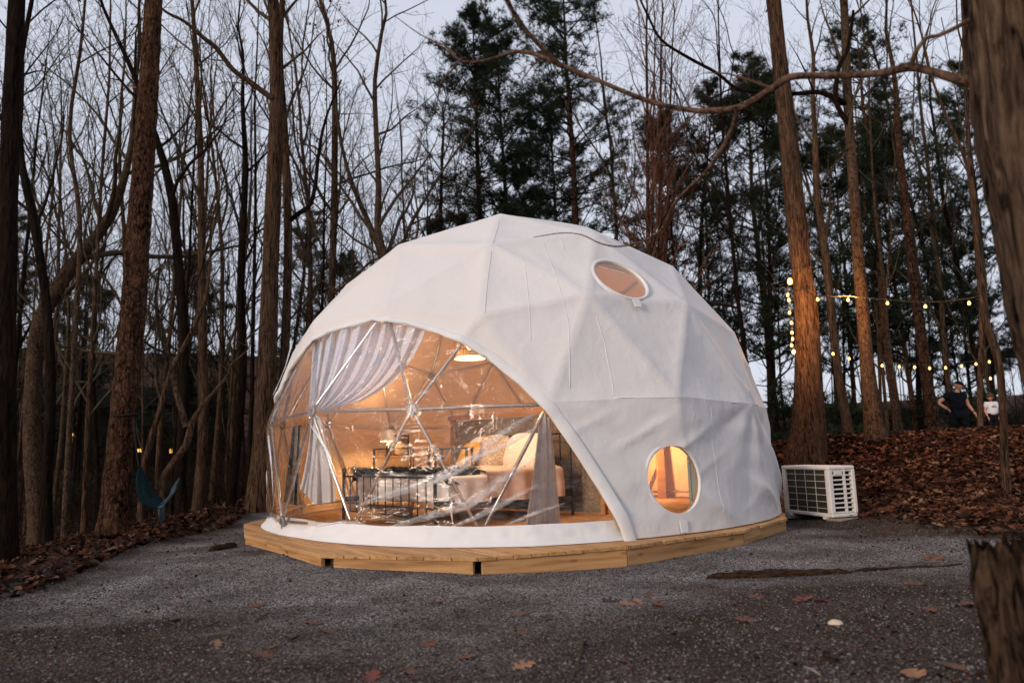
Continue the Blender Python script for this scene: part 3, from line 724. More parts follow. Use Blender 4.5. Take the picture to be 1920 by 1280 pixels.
# round windows: rim, pane, flap
for (c, r_), has in zip(WIN, (1, 1)):
    c = Vector(c); n_ = c.normalized()
    ee = 0.05; e1 = Vector((0, 0, 1)).cross(n_).normalized(); e2 = n_.cross(e1)
    c1 = (c + e1 * ee); c1 = c1.normalized() * r_cover(c1); c2 = (c + e2 * ee); c2 = c2.normalized() * r_cover(c2)
    prof = ((.038, -.022), (.034, .005), (.016, .008), (0.002, .007), (-.003, .0), (-.003, -.03), (0.004, -.06))
    Vr = []; Fr = []; N = 64
    for i in range(N):
        a = 2 * math.pi * i / N
        for (dr, dn) in prof:
            p = c + (e1 * math.cos(a) + e2 * math.sin(a)) * (r_ + dr); d = p.normalized(); rr = r_cover(d)
            # keep the ring at the distance the canvas is cut
            q = d * (rr + dn); Vr.append(q)
        for j in range(len(prof) - 1):
            k = len(prof); i2 = (i + 1) % N; Fr.append((i * k + j, i2 * k + j, i2 * k + j + 1, i * k + j + 1))
    rim = ob('window_rim', Vr, Fr, M['canvas_hem'], dome, True)
    Vp = [c.normalized() * r_cover(c)]; Fp = []
    for i in range(N):
        a = 2 * math.pi * i / N; p = c + (e1 * math.cos(a) + e2 * math.sin(a)) * (r_ + .01); d = p.normalized(); Vp.append(d * (r_cover(d) - .02))
    Fp = [(0, 1 + i, 1 + (i + 1) % N) for i in range(N)]
    ob('window_pane', Vp, Fp, M['pane_tint'], rim, True)
    dn = (e2 if e2.z < 0 else -e2); p = c + dn * (r_ + .05); mb = MB(); sd_ = e1
    q = [p + sd_ * .045, p - sd_ * .045, p - sd_ * .04 + dn * .1, p + sd_ * .04 + dn * .1]; q = [x.normalized() * (r_cover(x) + .035) for x in q]
    q2 = [x.normalized() * (x.length - .012) for x in q]; mb.add(q + q2, [(0, 1, 2, 3), (7, 6, 5, 4), (0, 4, 5, 1), (1, 5, 6, 2), (2, 6, 7, 3), (3, 7, 4, 0)])
    mb.ob('pull_tab', M['canvas_hem'], rim)
# sewn seams that catch the light
for line in ([(983, 486), (990, 545), (994, 600), (996, 640)], [(1020, 455), (1052, 545), (1066, 600), (1070, 745)], [(1119, 590), (1135, 640), (1150, 720), (1152, 745)], [(1331, 752), (1336, 840), (1347, 920), (1352, 968)],
             [(1040, 420), (1062, 470)], [(921, 470), (913, 530), (908, 596)], [(936, 414), (920, 468)], [(1152, 746), (1265, 745), (1330, 749), (1395, 757)]):
    pts = []
    for a, b in zip(line[:-1], line[1:]):
        for k in range(8): pts.append(on_cover(a[0] + (b[0] - a[0]) * k / 8, a[1] + (b[1] - a[1]) * k / 8, 0.001))
    pa = np.array([tuple(q_) for q_ in pts]); pl_ = [cover_disp(pa[i_:i_ + 1], pa[i_, 2] < .59)[0] for i_ in range(len(pa))]; pts = [Vector(q_) for q_ in pl_]
    mb = MB(); mb.tube(pts, 0.0045 if line[0][0] != 1152 else 0.008, 5); mb.ob('seam', M['canvas_hem'], dome, True)
# frame struts and hubs
vis = [i for i in range(len(GP)) if POL[i] < 101.2]; edges = set()
for t in GT:
    for a, b in ((t[0], t[1]), (t[1], t[2]), (t[2], t[0])):
        if POL[a] < 101.2 and POL[b] < 101.2: edges.add((min(a, b), max(a, b)))
smb = MB(); smb.tube([(0, 0, .0), (0, 0, .03), (0, 0, .10), (0, 0, .90), (0, 0, .97), (0, 0, 1.0)], [.011, .015, .0195, .0195, .015, .011], 10); strut_me = {}
for a, b in sorted(edges):
    A, B = Vector(GP[a] * R), Vector(GP[b] * R); d = B - A; L = d.length; key = round(L, 2)
    if key not in strut_me:
        mb = MB(); f = L - .12; mb.tube([(0, 0, .05), (0, 0, .09), (0, 0, .15), (0, 0, L - .15), (0, 0, L - .09), (0, 0, L - .05)], [.012, .014, .0185, .0185, .014, .012], 10); strut_me[key] = mb.me('strut', M['steel'], True)
    o = link('strut', strut_me[key], dome); o.matrix_local = Matrix.Translation(A) @ d.to_track_quat('Z', 'Y').to_matrix().to_4x4()
hm = MB(); hm.lathe([(0, -.02), (.05, -.02), (.062, -.008), (.062, .008), (.05, .016), (.022, .018), (.022, .034), (.0, .036)], 14)
M['hub_steel'] = simple('hub_steel', (0.30, 0.29, 0.29), 0.6, 0.6, 40, .2, .1)
hub_me = hm.me('hub', M['hub_steel'], False)
for i in vis:
    A = Vector(GP[i] * R); o = link('hub', hub_me, dome); o.matrix_local = Matrix.Translation(A) @ A.to_track_quat('Z', 'Y').to_matrix().to_4x4()
mb = MB()
for i in vis:
    if POL[i] > 98:
        A = Vector(GP[i] * R); mb.tube([A, (A.x, A.y, ZF)], .016, 6); mb.lathe([(.0, .008), (.05, .008), (.05, 0)], 10, (A.x, A.y, ZF))
mb.ob('base_feet', M['steel'], dome)
# folds in the slack plastic
def fold(line, w0, w1):
    pts = []
    for a, b in zip(line[:-1], line[1:]):
        for k in range(7): pts.append((a[0] + (b[0] - a[0]) * k / 7, a[1] + (b[1] - a[1]) * k / 7))
    pts.append(line[-1]); W = [on_sphere(*p, R * .985) - DC for p in pts]; V = []; n = len(W); F = []
    for i, p in enumerate(W):
        t = (W[min(i + 1, n - 1)] - W[max(i - 1, 0)]).normalized(); nn = p.normalized(); s = nn.cross(t); u = i / (n - 1); wd = (w0 + (w1 - w0) * u) * math.sin(math.pi * min(1, max(.06, u * .94 + .06))) ** .6
        for k_, (a_, b_) in enumerate(((-1, .0), (-.5, .008), (0, .016 + .005 * math.sin(i * .5)), (.5, .010), (1, .0))): V.append(p * 1.018 + s * wd * a_ + nn * b_)
    for i in range(n - 1):
        for j in range(4): F.append((i * 5 + j, i * 5 + j + 1, i * 5 + j + 6, i * 5 + j + 5))
    o = ob('plastic_fold', V, F, M['pvc_fold'], dome, True); at_ = o.data.attributes.new('body', 'FLOAT', 'POINT')
    at_.data.foreach_set('value', np.array([(0, .55, .85, 1.0, 0)[i % 5] * math.sin(math.pi * min(1, max(0, (i // 5) / (n - 1)))) ** .5 for i in range(len(V))], np.float32)); return o
fold([(1007, 776), (943, 812), (887, 860), (851, 884), (770, 915), (668, 948)], .05, .07)
fold([(1012, 800), (960, 828), (915, 850), (880, 868)], .03, .04)
fold([(1012, 850), (947, 893), (880, 944), (816, 962), (715, 992)], .06, .05)
fold([(1015, 905), (935, 946), (887, 970), (835, 990)], .045, .03)
fold([(1060, 940), (1000, 960), (940, 984)], .03, .02)
fold([(588, 790), (612, 830), (625, 860), (634, 900)], .03, .05)
fold([(600, 985), (650, 976), (690, 980), (712, 990)], .02, .03)
fold([(512, 800), (518, 860), (524, 930)], .04, .02)
fold([(560, 640), (545, 690), (522, 745)], .04, .05)

# ------------------------------------------------------------------ timber deck
CORN = [(-3.07, 8.42), (-1.75, 6.62), (-.36, 6.14), (.94, 6.60), (2.25, 7.55), (3.05, 8.6), (3.45, 10.0), (3.3, 11.6), (2.3, 13.0), (0.6, 13.9), (-1.2, 13.8), (-2.7, 12.9), (-3.55, 11.5), (-3.62, 9.9)]
deck = empty('wooden_deck', (0, 10, 0), 0, 'low pale pine deck of planks that carries the white dome tent', 'deck')
def clip_poly(poly, n, d):
    out = []
    for i in range(len(poly)):
        a, b = poly[i], poly[(i + 1) % len(poly)]; fa, fb = a[0] * n[0] + a[1] * n[1] - d, b[0] * n[0] + b[1] * n[1] - d
        if fa <= 0: out.append(a)
        if (fa <= 0) != (fb <= 0): t = fa / (fa - fb); out.append((a[0] + (b[0] - a[0]) * t, a[1] + (b[1] - a[1]) * t))
    return out
BA = math.atan2(-1.8, 1.32); bx, by = (math.cos(BA), math.sin(BA)), (-math.sin(BA), math.cos(BA)); BW = 0.145
k0 = min(c[0] * by[0] + c[1] * by[1] for c in CORN); k1 = max(c[0] * by[0] + c[1] * by[1] for c in CORN); q = k0
while q < k1:
    pl = clip_poly(CORN, by, q + BW - .009); pl = clip_poly(pl, (-by[0], -by[1]), -(q + .0))
    if len(pl) > 2:
        cx = sum(p[0] for p in pl) / len(pl); cy = sum(p[1] for p in pl) / len(pl)
        e_ = R_.uniform(-.012, .012); L = [((p[0] - cx) * bx[0] + (p[1] - cy) * bx[1], (p[0] - cx) * by[0] + (p[1] - cy) * by[1]) for p in pl]; L = [(x * (1 + e_ / 3), y) for x, y in L]
        n = len(L); b = .004; V = [(x, y, -.03) for x, y in L] + [(x, y, -b) for x, y in L] + [(x * (1 - b / 2), y * (1 - b * 13), 0) for x, y in L]
        F = [tuple(range(n - 1, -1, -1)), tuple(range(2 * n, 3 * n))] + [(i, (i + 1) % n, n + (i + 1) % n, n + i) for i in range(n)] + [(n + i, n + (i + 1) % n, 2 * n + (i + 1) % n, 2 * n + i) for i in range(n)]
        ob('deck_board', V, F, M['deck_wood'], deck, False, (cx, cy - 10, DECK - R_.uniform(0, .002)), (0, 0, BA))
    q += BW
for i, (a, b) in enumerate(zip(CORN, CORN[1:] + CORN[:1])):
    A, B = Vector((*a, 0)), Vector((*b, 0)); d = B - A; L = d.length; n_ = Vector((d.y, -d.x, 0)).normalized(); s0, s1 = .01, .01
    if i == 1: s0, s1 = .13, .03
    if i == 2: s0, s1 = .06, .006
    if i == 0: s0, s1 = .0, .01
    mid = A + d * ((s0 + L - s1) / 2 / L) - n_ * .035
    hgt = .115 + (.035 if i in (0, 13) else 0.035 if i in (2, 3, 4, 5) else 0.0)
    mb = MB(); mb.box((0, 0, 0), (L - s0 - s1, .038, hgt), bev=.003)
    mb.ob('fascia_board', M['fascia_wood'], deck, False, (mid.x, mid.y - 10, DECK - .032 - hgt / 2), (0, 0, math.atan2(d.y, d.x)))
for k in range(9):     # joists glimpsed in the gaps
    y = 6.75 + .85 * k; xs_ = []
    for (x0, y0), (x1, y1) in zip(CORN, CORN[1:] + CORN[:1]):
        for yy_ in (y - .06, y + .06):
            if (y0 - yy_) * (y1 - yy_) < 0: xs_.append(x0 + (x1 - x0) * (yy_ - y0) / (y1 - y0))
    xl, xr = sorted(xs_)[1] + .12, sorted(xs_)[-2] - .12
    MB().box((0, 0, 0), (xr - xl, .04, .08)).ob('joist', M['post_wood'], deck, False, ((xl + xr) / 2, y - 10, DECK - .075))

# ------------------------------------------------------------------ inside the tent
def WT(name, loc, rz, label, cat, group=None): return empty(name, loc, rz, label, cat, group)
# bed
E2 = Vector((.766, .643, 0)).normalized(); rzb = math.atan2(E2.y, E2.x) - math.pi / 2; E1 = Vector((math.cos(rzb), math.sin(rzb), 0)); BWD = 2.2
foot = Vector((-.93, 8.39, DECK)) - E1 * (BWD / 2 - .0)
bed = WT('bed', foot, rzb, 'wide bed with a black iron barred footboard and white mattress inside the tent', 'bed')
for nm, y, zt, nb in (('foot', 0.0, .60, 12), ('head', 2.12, 1.08, 12)):
    for sx in (-1, 1): MB().tube([(sx * BWD / 2, y, 0), (sx * BWD / 2, y, zt + .03)], .021, 10).lathe([(0, .05), (.028, .035), (.03, .015), (.024, 0)], 10, (sx * BWD / 2, y, zt + .03)).ob('post', M['black_iron'], bed, True)
    MB().tube([(-BWD / 2, y, zt - .03), (BWD / 2, y, zt - .03)], .013, 8).ob('top_rail', M['black_iron'], bed, True)
    MB().tube([(-BWD / 2, y, .22 if nm == 'foot' else .4), (BWD / 2, y, .22 if nm == 'foot' else .4)], .010, 8).ob('mid_rail', M['black_iron'], bed, True)
    MB().tube([(-BWD / 2, y, .12), (BWD / 2, y, .12)], .010, 8).ob('bottom_rail', M['black_iron'], bed, True)
    bm_ = MB().tube([(0, 0, .12), (0, 0, zt - .03)], .0085, 8).lathe([(0, .016), (.015, .008), (.017, 0), (.015, -.008), (0, -.016)], 8, (0, 0, zt - .03)).lathe([(0, .014), (.014, .006), (.014, -.006), (0, -.014)], 8, (0, 0, .22)).me('bar', M['black_iron'], True)
    for k in range(1, nb): link('bar', bm_, bed, (-BWD / 2 + BWD * k / nb, y, 0))
for sx in (-1, 1): MB().box((sx * (BWD / 2 - .02), 1.06, .27), (.03, 2.1, .06)).ob('side_rail', M['black_iron'], bed)
def mattress(u, v):
    a = 2 * math.pi * u; e = 5.0; cx = math.copysign(abs(math.cos(a)) ** (2 / e), math.cos(a)); sy = math.copysign(abs(math.sin(a)) ** (2 / e), math.sin(a))
    prof = [(0, .28), (.97, .28), (1, .31), (1, .50), (.97, .54), (.9, .555), (0, .56)]
    t = v * (len(prof) - 1); i = min(int(t), len(prof) - 2); f = t - i; r_ = prof[i][0] * (1 - f) + prof[i + 1][0] * f; z = prof[i][1] * (1 - f) + prof[i + 1][1] * f
    return (cx * r_ * (BWD / 2 - .05), 1.07 + sy * r_ * 1.0, z)
V, Fq = grid(mattress, 48, 12); ob('mattress', V, [Fq], M['bed_white'], bed, True)
def drape_fn(y0, y1, hang_l, hang_r, ztop, seed, thick=.0, foot_hang=0.0):
    W2 = BWD / 2 - .03
    def fn(u, v):
        tot = hang_l + 2 * W2 + hang_r; s = u * tot - hang_l - W2; y = y0 + (y1 - y0) * v
        wr = nz(s * 2.2, y * 2.2, seed) * .03 + nz(s * 6, y * 5, seed) * .012
        if s < -W2: d = -W2 - s; x = -W2 - min(.06, d) * .9 - .03 * math.sin(y * 11 + seed) * min(1, d * 4); z = ztop - max(0, d - .03); 
        elif s > W2: d = s - W2; x = W2 + min(.06, d) * .9 + .035 * math.sin(y * 9 + seed) * min(1, d * 4) + .02 * math.sin(y * 21) * min(1, d * 4); z = ztop - max(0, d - .03)
        else: x = s; e = min(1, (W2 - abs(s)) / .12); z = ztop + .02 * e + wr
        if foot_hang and v < .3:
            k = (.3 - v) / .3; tt = k * foot_hang; y = y0 + (y1 - y0) * .3 - min(tt, .06) - (y1 - y0) * .0 ; z = min(z, z) - max(0, tt - .04)
        return (x, y, z)
    return fn
V, Fq = grid(drape_fn(-.02, .95, .30, .34, .575, 3, 0, .38), 90, 44)
wb = ob('sheet', V, [Fq], M['bed_white'], None, True, tuple(foot), (0, 0, rzb)); tag(wb, 'white quilt hanging over the foot end of the bed behind the bars', 'quilt')
V, Fq = grid(drape_fn(.72, 1.95, .38, .40, .625, 9), 96, 40)
du = ob('duvet', V, [Fq], M['duvet'], None, True, tuple(foot), (0, 0, rzb)); tag(du, 'pinkish cream duvet spread over the head half of the bed', 'duvet')
def throw(u, v):
    x = (u - .5) * (BWD + .05); y = .12 + .55 * v; z = .64 + nz(x * 9, y * 9) * .035 + nz(x * 24, y * 20) * .02 - max(0, abs(x) - BWD / 2 + .06) * 1.8
    return (x, y, z)
th = WT('throw_blanket', tuple(foot), rzb, 'shaggy black throw laid across the foot of the bed', 'blanket')
V, Fq = grid(throw, 110, 26); ob('blanket', V, [Fq], M['throw_black'], th, True)
mb = MB()
for k in range(150):
    x = R_.uniform(-BWD / 2, BWD / 2); y = R_.choice((.11, .68)) + R_.uniform(-.02, .02); mb.tube([(x, y, .65), (x + R_.uniform(-.03, .03), y - .05, .66 + R_.uniform(0, .04)), (x + R_.uniform(-.05, .05), y - .09, .60)], [.006, .004, .002], 4)
mb.ob('fringe', M['throw_black'], th)
def pillow(w_, h_, t_, seed=0, rough=.012):
    def fn(u, v):
        a = 2 * math.pi * u; ph = math.pi * (v - .5); c = math.cos(ph)
        e = .55; X = math.copysign(abs(math.cos(a)) ** e, math.cos(a)) * c ** .7 if c > 0 else 0; Y = math.copysign(abs(math.sin(a)) ** e, math.sin(a)) * c ** .7 if c > 0 else 0
        k = 1 - .10 * abs(math.sin(2 * a)) * 0; pinch = 1 - .08 * (1 - max(abs(X), abs(Y)))
        x, y, z = X * w_ / 2 * pinch, Y * h_ / 2 * pinch, math.sin(ph) * t_ / 2; q = nz(x * 9, y * 9, z * 6 + seed) * rough
        return (x + q, y + q * .6, z + q)
    return grid(fn, 40, 22)
def put_pillow(lx, ly, lz, w_, h_, t_, lean, yaw, mat, label, seed, rough=.012):
    V, Fq = pillow(w_, h_, t_, seed, rough); Mx = Matrix.Translation(foot) @ Matrix.Rotation(rzb, 4, 'Z') @ Matrix.Translation((lx, ly, lz)) @ Matrix.Rotation(yaw, 4, 'Z') @ Matrix.Rotation(lean, 4, 'X')
    o = ob('pillow', V, [Fq], mat, None, True); o.matrix_world = Mx; tag(o, label, 'pillow', 'pillows on the bed'); return o
put_pillow(.58, 1.78, .83, .82, .52, .22, math.radians(68), .0, M['bed_white'], 'large smooth cream pillow at the right side of the bed head', 1)
put_pillow(-.45, 1.86, .83, .72, .50, .20, math.radians(68), .0, M['bed_white'], 'white pillow leaning at the left side of the bed head', 2)
put_pillow(-.02, 1.70, .84, .62, .50, .17, math.radians(66), .1, M['fur'], 'mottled furry cream cushion in the middle of the bed head', 3, .03)
put_pillow(-.30, 1.50, .79, .46, .42, .15, math.radians(62), -.15, M['mustard'], 'mustard yellow cushion in front of the furry one', 4, .02)
tr = WT('bed_tray', at(845, 862, 9.35) * 1.0, rzb * .25, 'grey wooden bed tray standing on the bed before the cushions', 'tray'); tr.location.z = DECK + .66
MB().box((0, 0, .235), (.54, .28, .022), bev=.004).ob('tray_top', M['grey_paint'], tr)
for sx in (-1, -.33, .33, 1): MB().box((sx * .245, -.12 if abs(sx) > .5 else -.1, .112), (.032, .022, .224)).ob('leg', M['grey_paint'], tr)
for sx in (-1, 1): MB().box((sx * .245, .12, .112), (.032, .022, .224)).ob('leg', M['grey_paint'], tr)
bk = WT('basket', at(727, 958, 9.6), 0.3, 'low woven straw basket beneath the bed', 'basket'); bk.location.z = DECK
MB().lathe([(0, .01), (.26, .01), (.30, .05), (.31, .12), (.29, .17), (.27, .17), (.27, .05), (0, .04)], 28).ob('basket_body', M['basket'], bk, True)
for z in (.05, .09, .13, .17): MB().tube([(.312 * math.cos(a), .312 * math.sin(a), z) for a in np.linspace(0, 6.283, 29)], .012, 5).ob('coil', M['basket'], bk, True)
# partition wall behind the bed
P0, P1 = Vector((-.99, 11.62, DECK)), Vector((1.10, 9.67, DECK)); d = P1 - P0; L = d.length
pt = WT('partition_wall', P0, math.atan2(d.y, d.x), 'brown cloth partition with timber rail and posts behind the bed head', 'partition')
V, Fq = grid(lambda u, v: (u * L, .02 * math.sin(u * 40) * (1 - v * .5) + nz(u * 9, v * 3) * .03, .02 + v * 1.30), 80, 10); ob('cloth_panel', V, [Fq], M['tapestry'], pt, True)
for x in (0, L): MB().box((x, 0, .70), (.07, .07, 1.40), bev=.005).ob('post', M['post_wood'], pt)
MB().box((L / 2, -.05, 1.37), (L + .1, .04, .07), bev=.004).ob('rail', M['post_wood'], pt)
# side table, frame, lamp
tb = WT('side_table', at(737, 850, 11.9), .25, 'black wire side table against the tent wall left of the bed head', 'table'); tb.location.z = DECK
MB().box((0, 0, .80), (.62, .34, .02), bev=.003).ob('table_top', M['post_wood'], tb)
for sx in (-1, 1):
    for sy in (-1, 1): MB().tube([(sx * .30, sy * .16, 0), (sx * .30, sy * .16, .93)], .010, 6).ob('leg', M['black_iron'], tb)
for sy in (-1, 1): MB().tube([(-.3, sy * .16, .93), (.3, sy * .16, .93)], .009, 6).ob('rail', M['black_iron'], tb)
lp = WT('table_lamp', at(728, 845, 11.85), 0, 'small table lamp with pale cone shade on the wire side table', 'lamp'); lp.location.z = DECK + .81
MB().lathe([(0, 0), (.06, 0), (.065, .02), (.03, .05), (.045, .13), (.03, .2), (.01, .22), (.01, .30)], 16).ob('lamp_base', M['black_iron'], lp, True)
MB().lathe([(.13, .24), (.06, .42)], 22).ob('lamp_shade', M['bed_white'], lp, True)
fr_ = WT('picture_frame', at(752, 840, 11.9), .2, 'dark picture frame standing on the wire side table', 'frame'); fr_.location.z = DECK + .81
MB().box((0, 0, .17), (.26, .02, .34), bev=.004).ob('frame_edge', M['black_iron'], fr_); MB().box((0, -.012, .17), (.20, .006, .28)).ob('picture', M['tapestry'], fr_)
# round mirror on the far wall
mi = at(663, 785, 12.9); mr = WT('round_mirror', mi, 0.2, 'small round amber mirror hung by a strap on the tent wall', 'mirror')
MB().lathe([(0, 0), (.125, 0), (.125, .004)], 30).ob('glass', M['post_wood'], mr, True, None, (math.radians(90), 0, 0))
MB().tube([(.135 * math.cos(a), -.006, .135 * math.sin(a)) for a in np.linspace(0, 6.283, 33)], .011, 6).ob('rim', M['black_iron'], mr, True)
MB().tube([(-.09, 0, .10), (0, 0, .34), (.09, 0, .10)], .006, 5).ob('strap', M['black_iron'], mr)
# pendant lamp of wicker
pz = at(881, 672, 9.2); pl = WT('pendant_lamp', pz, 0, 'glowing wicker drum pendant lamp hanging from the tent roof', 'lamp')
for z in (.0, .10, .2, .27): MB().tube([((.195 if z < .25 else .17) * math.cos(a), (.195 if z < .25 else .17) * math.sin(a), z) for a in np.linspace(0, 6.283, 37)], .006, 5).ob('hoop', M['basket'], pl, True)
sl = MB().box((0, 0, .135), (.004, .012, .27)).me('slat', M['basket'])
for k in range(56): a = 2 * math.pi * k / 56; link('slat', sl, pl, (.193 * math.cos(a), .193 * math.sin(a), 0), (0, 0, a))
MB().lathe([(0, .012), (.17, .012), (.185, .02), (.185, .0), (0, .0)], 30).ob('diffuser', M['bulb_white'], pl, True)
MB().lathe([(0, .20), (.03, .185), (.045, .15), (.03, .12), (0, .11)], 14).ob('bulb', M['bulb_white'], pl, True)
MB().tube([(0, 0, .2), (0, 0, 3.95 - pz.z + 0.0)], .004, 5).ob('cord', M['black_iron'], pl)
def point(loc, power, col, rad, parent=None):
    l = bpy.data.lights.new('lamp_light', 'POINT'); l.energy = power; l.color = col; l.shadow_soft_size = rad; o = bpy.data.objects.new('lamp_light', l); COL.objects.link(o)
    if parent: o.parent = parent
    o.location = loc; return o
point((0, 0, -.14), 72, (1.0, .66, .36), .12, pl)
point((0, 0, .42), 10, (1.0, .66, .36), .08, pl)
point((0, -.02, .32), 80, (1.0, .62, .27), .06, lp)
bl = WT('floor_lamp', (1.9, 11.9, DECK), 0, 'small low lamp behind the partition lighting the far floor', 'lamp')
MB().lathe([(0, 0), (.09, 0), (.09, .02), (.015, .03), (.015, .5)], 14).ob('lamp_base', M['black_iron'], bl); MB().lathe([(0, .58), (.05, .56), (.06, .51), (.03, .47), (0, .46)], 14).ob('bulb', M['bulb_white'], bl, True)
point((0, 0, .75), 80, (1.0, .58, .25), .08, bl)
# curtains
def curtain(name, top, ctl, bot, label, mat, rt_=3.14, rb_=3.14, folds=10, amp=.035, nu=120, nv=36, cat='curtain', pinch=.0):
    def lerpline(Ln, u):
        t = u * (len(Ln) - 1); i = min(int(t), len(Ln) - 2); f = t - i; return (Ln[i][0] * (1 - f) + Ln[i + 1][0] * f, Ln[i][1] * (1 - f) + Ln[i + 1][1] * f)
    V = []
    def fn(u, v):
        a, c, b = lerpline(top, u), lerpline(ctl, u), lerpline(bot, u)
        px = (1 - v) ** 2 * a[0] + 2 * v * (1 - v) * c[0] + v * v * b[0]; py = (1 - v) ** 2 * a[1] + 2 * v * (1 - v) * c[1] + v * v * b[1]
        rr = rt_ + (rb_ - rt_) * v + amp * (math.sin(u * 2 * math.pi * folds + .8 * math.sin(u * 9)) + .35 * math.sin(u * 2 * math.pi * folds * 2.3 + 1)) * (.5 + .5 * (1 - v) if pinch else .6 + .6 * v) + .01 * nz(u * 8, v * 1.5)
        return tuple(on_sphere(px, py, rr))
    V, Fq = grid(fn, nu, nv); o = ob(name, V, [Fq], mat, None, True); tag(o, label, cat); return o
curtain('lace_curtain', [(588, 632), (610, 618), (640, 608), (680, 600), (720, 597), (760, 603), (800, 613)], [(583, 700), (600, 700), (625, 700), (660, 712), (700, 730), (730, 742), (755, 742)], [(580, 762), (588, 764), (594, 766), (600, 768), (608, 768), (618, 766), (640, 760)],
        'sheer pale lace curtain swept to the left of the clear window', M['lace'], 3.20, 3.20, 9, .045, 170, 40, pinch=1)
curtain('drape', [(584, 778), (590, 778), (600, 780)], [(578, 860), (592, 860), (628, 850)], [(562, 915), (590, 945), (628, 940)], 'grey drape hanging below the lace curtain at the left of the window', M['grey_cloth'], 3.10, 3.0, 2.5, .022, 60, 24)
curtain('drape', [(1012, 776), (1022, 778), (1032, 784)], [(1002, 880), (1025, 880), (1042, 880)], [(985, 984), (1018, 992), (1052, 984)], 'long grey drape hanging at the right end of the clear window', M['grey_cloth'], 3.13, 3.08, 2.5, .022, 70, 24)
curtain('drape', [(548, 800), (556, 798), (566, 796)], [(540, 870), (552, 870), (560, 870)], [(532, 940), (546, 945), (560, 948)], 'dim brown drape at the far left side of the window', M['tapestry'], 3.05, 2.95, 2, .02, 40, 16)
# rug
def rug_mat():
    m, n, b = new_mat('rug'); c = coords(n, (9, 9, 9)); wv = node(n, 'ShaderNodeTexWave', i_Scale=1.2, i_Distortion=5.0); wv.bands_direction = 'DIAGONAL'; n.links.new(c, wv.inputs['Vector'])
    r = ramp(n, wv.outputs['Fac'], [(0.42, (0.12, 0.06, 0.04)), (0.55, (0.62, 0.45, 0.32))]); n.links.new(r.outputs[0], b.inputs['Base Color']); b.inputs['Roughness'].default_value = .95; return m
M['rug'] = rug_mat()
V, Fq = grid(lambda u, v: (u * 1.5 - .75, v * 1.4 - .7, .008 + .006 * nz(u * 5, v * 5)), 30, 30)
tag(ob('rug', V, [Fq], M['rug'], None, True, (1.15, 8.35, DECK), (0, 0, .5)), 'cream and brown patterned rug on the floor beside the bed', 'rug')
# things seen through the lower round window
tp = at(1240, 900, 12.3); o = MB().box((0, 0, .95), (.13, .10, 1.9), bev=.006).ob('timber_post', M['post_wood'], None, False, (tp.x, tp.y, DECK)); tag(o, 'upright timber post inside the tent seen through the lower round window', 'post')
dr = WT('green_door', (at(1291, 900, 10.6).x, 10.6, DECK), -.55, 'pale green door standing open inside the tent behind the lower round window', 'door')
MB().box((.35, 0, .95), (.70, .04, 1.86), bev=.004).ob('door_leaf', M['green_door'], dr)
MB().box((.02, -.03, .62), (.05, .02, .012)).ob('latch', M['steel'], dr); MB().box((.045, -.024, .95), (.008, .006, 1.8)).ob('weatherstrip', M['black_iron'], dr)

# ------------------------------------------------------------------ trees
def rot_about(v, ax, a): return Matrix.Rotation(a, 3, ax) @ v
def grow(out, rng, p, d, L, r, lvl, cf, side=1.0):
    seg = cf['seg'][lvl]; n = max(3, int(L / seg)); step = L / n; pts = [p.copy()]; rad = [r]; dirs = [d.copy()]
    wob = cf['wob'][lvl]; upb = cf['up'][lvl]; rmin = cf['rmin']; kink = cf.get('kink', 0)
    for i in range(1, n + 1):
        d = d + Vector((rng.gauss(0, wob), rng.gauss(0, wob), rng.gauss(0, wob) + upb)); d.normalize()
        p = p + d * step; pts.append(p.copy()); t = i / n; rad.append(max(rmin, r * (1 - t ** 1.1 * .86))); dirs.append(d.copy())
    out.append((pts, rad, lvl))
    if lvl < cf['max']: spawn(out, rng, pts, rad, dirs, L, lvl, cf, cf['t0'][lvl])
def spawn(out, rng, pts, rad, dirs, L, lvl, cf, t0):
    nch = int(L * (1 - t0) * cf['dens'][lvl] * rng.uniform(.8, 1.2)) + 1; az = rng.uniform(0, 6.28); n = len(pts) - 1
    for k in range(nch):
        t = t0 + (1 - t0) * (k + rng.random()) / nch; t = min(t, .985); i = min(int(t * n), n - 1); f = t * n - i
        q = pts[i].lerp(pts[i + 1], f); dd = dirs[i + 1]; az += 2.4 + rng.uniform(-.6, .6)
        perp = dd.orthogonal().normalized(); perp = rot_about(perp, dd, az); ang = math.radians(rng.uniform(*cf['ang'][lvl]))
        cd_ = (dd * math.cos(ang) + perp * math.sin(ang)).normalized()
        cl = cf['len'][lvl] * L * (1 - t * cf['fall'][lvl]) * rng.uniform(.6, 1.15); cr = max(cf['rmin'], min(rad[i] * cf['rr'][lvl] * rng.uniform(.7, 1), cl * .02))
        if cl > .12: grow(out, rng, q, cd_, cl, cr, lvl + 1, cf)
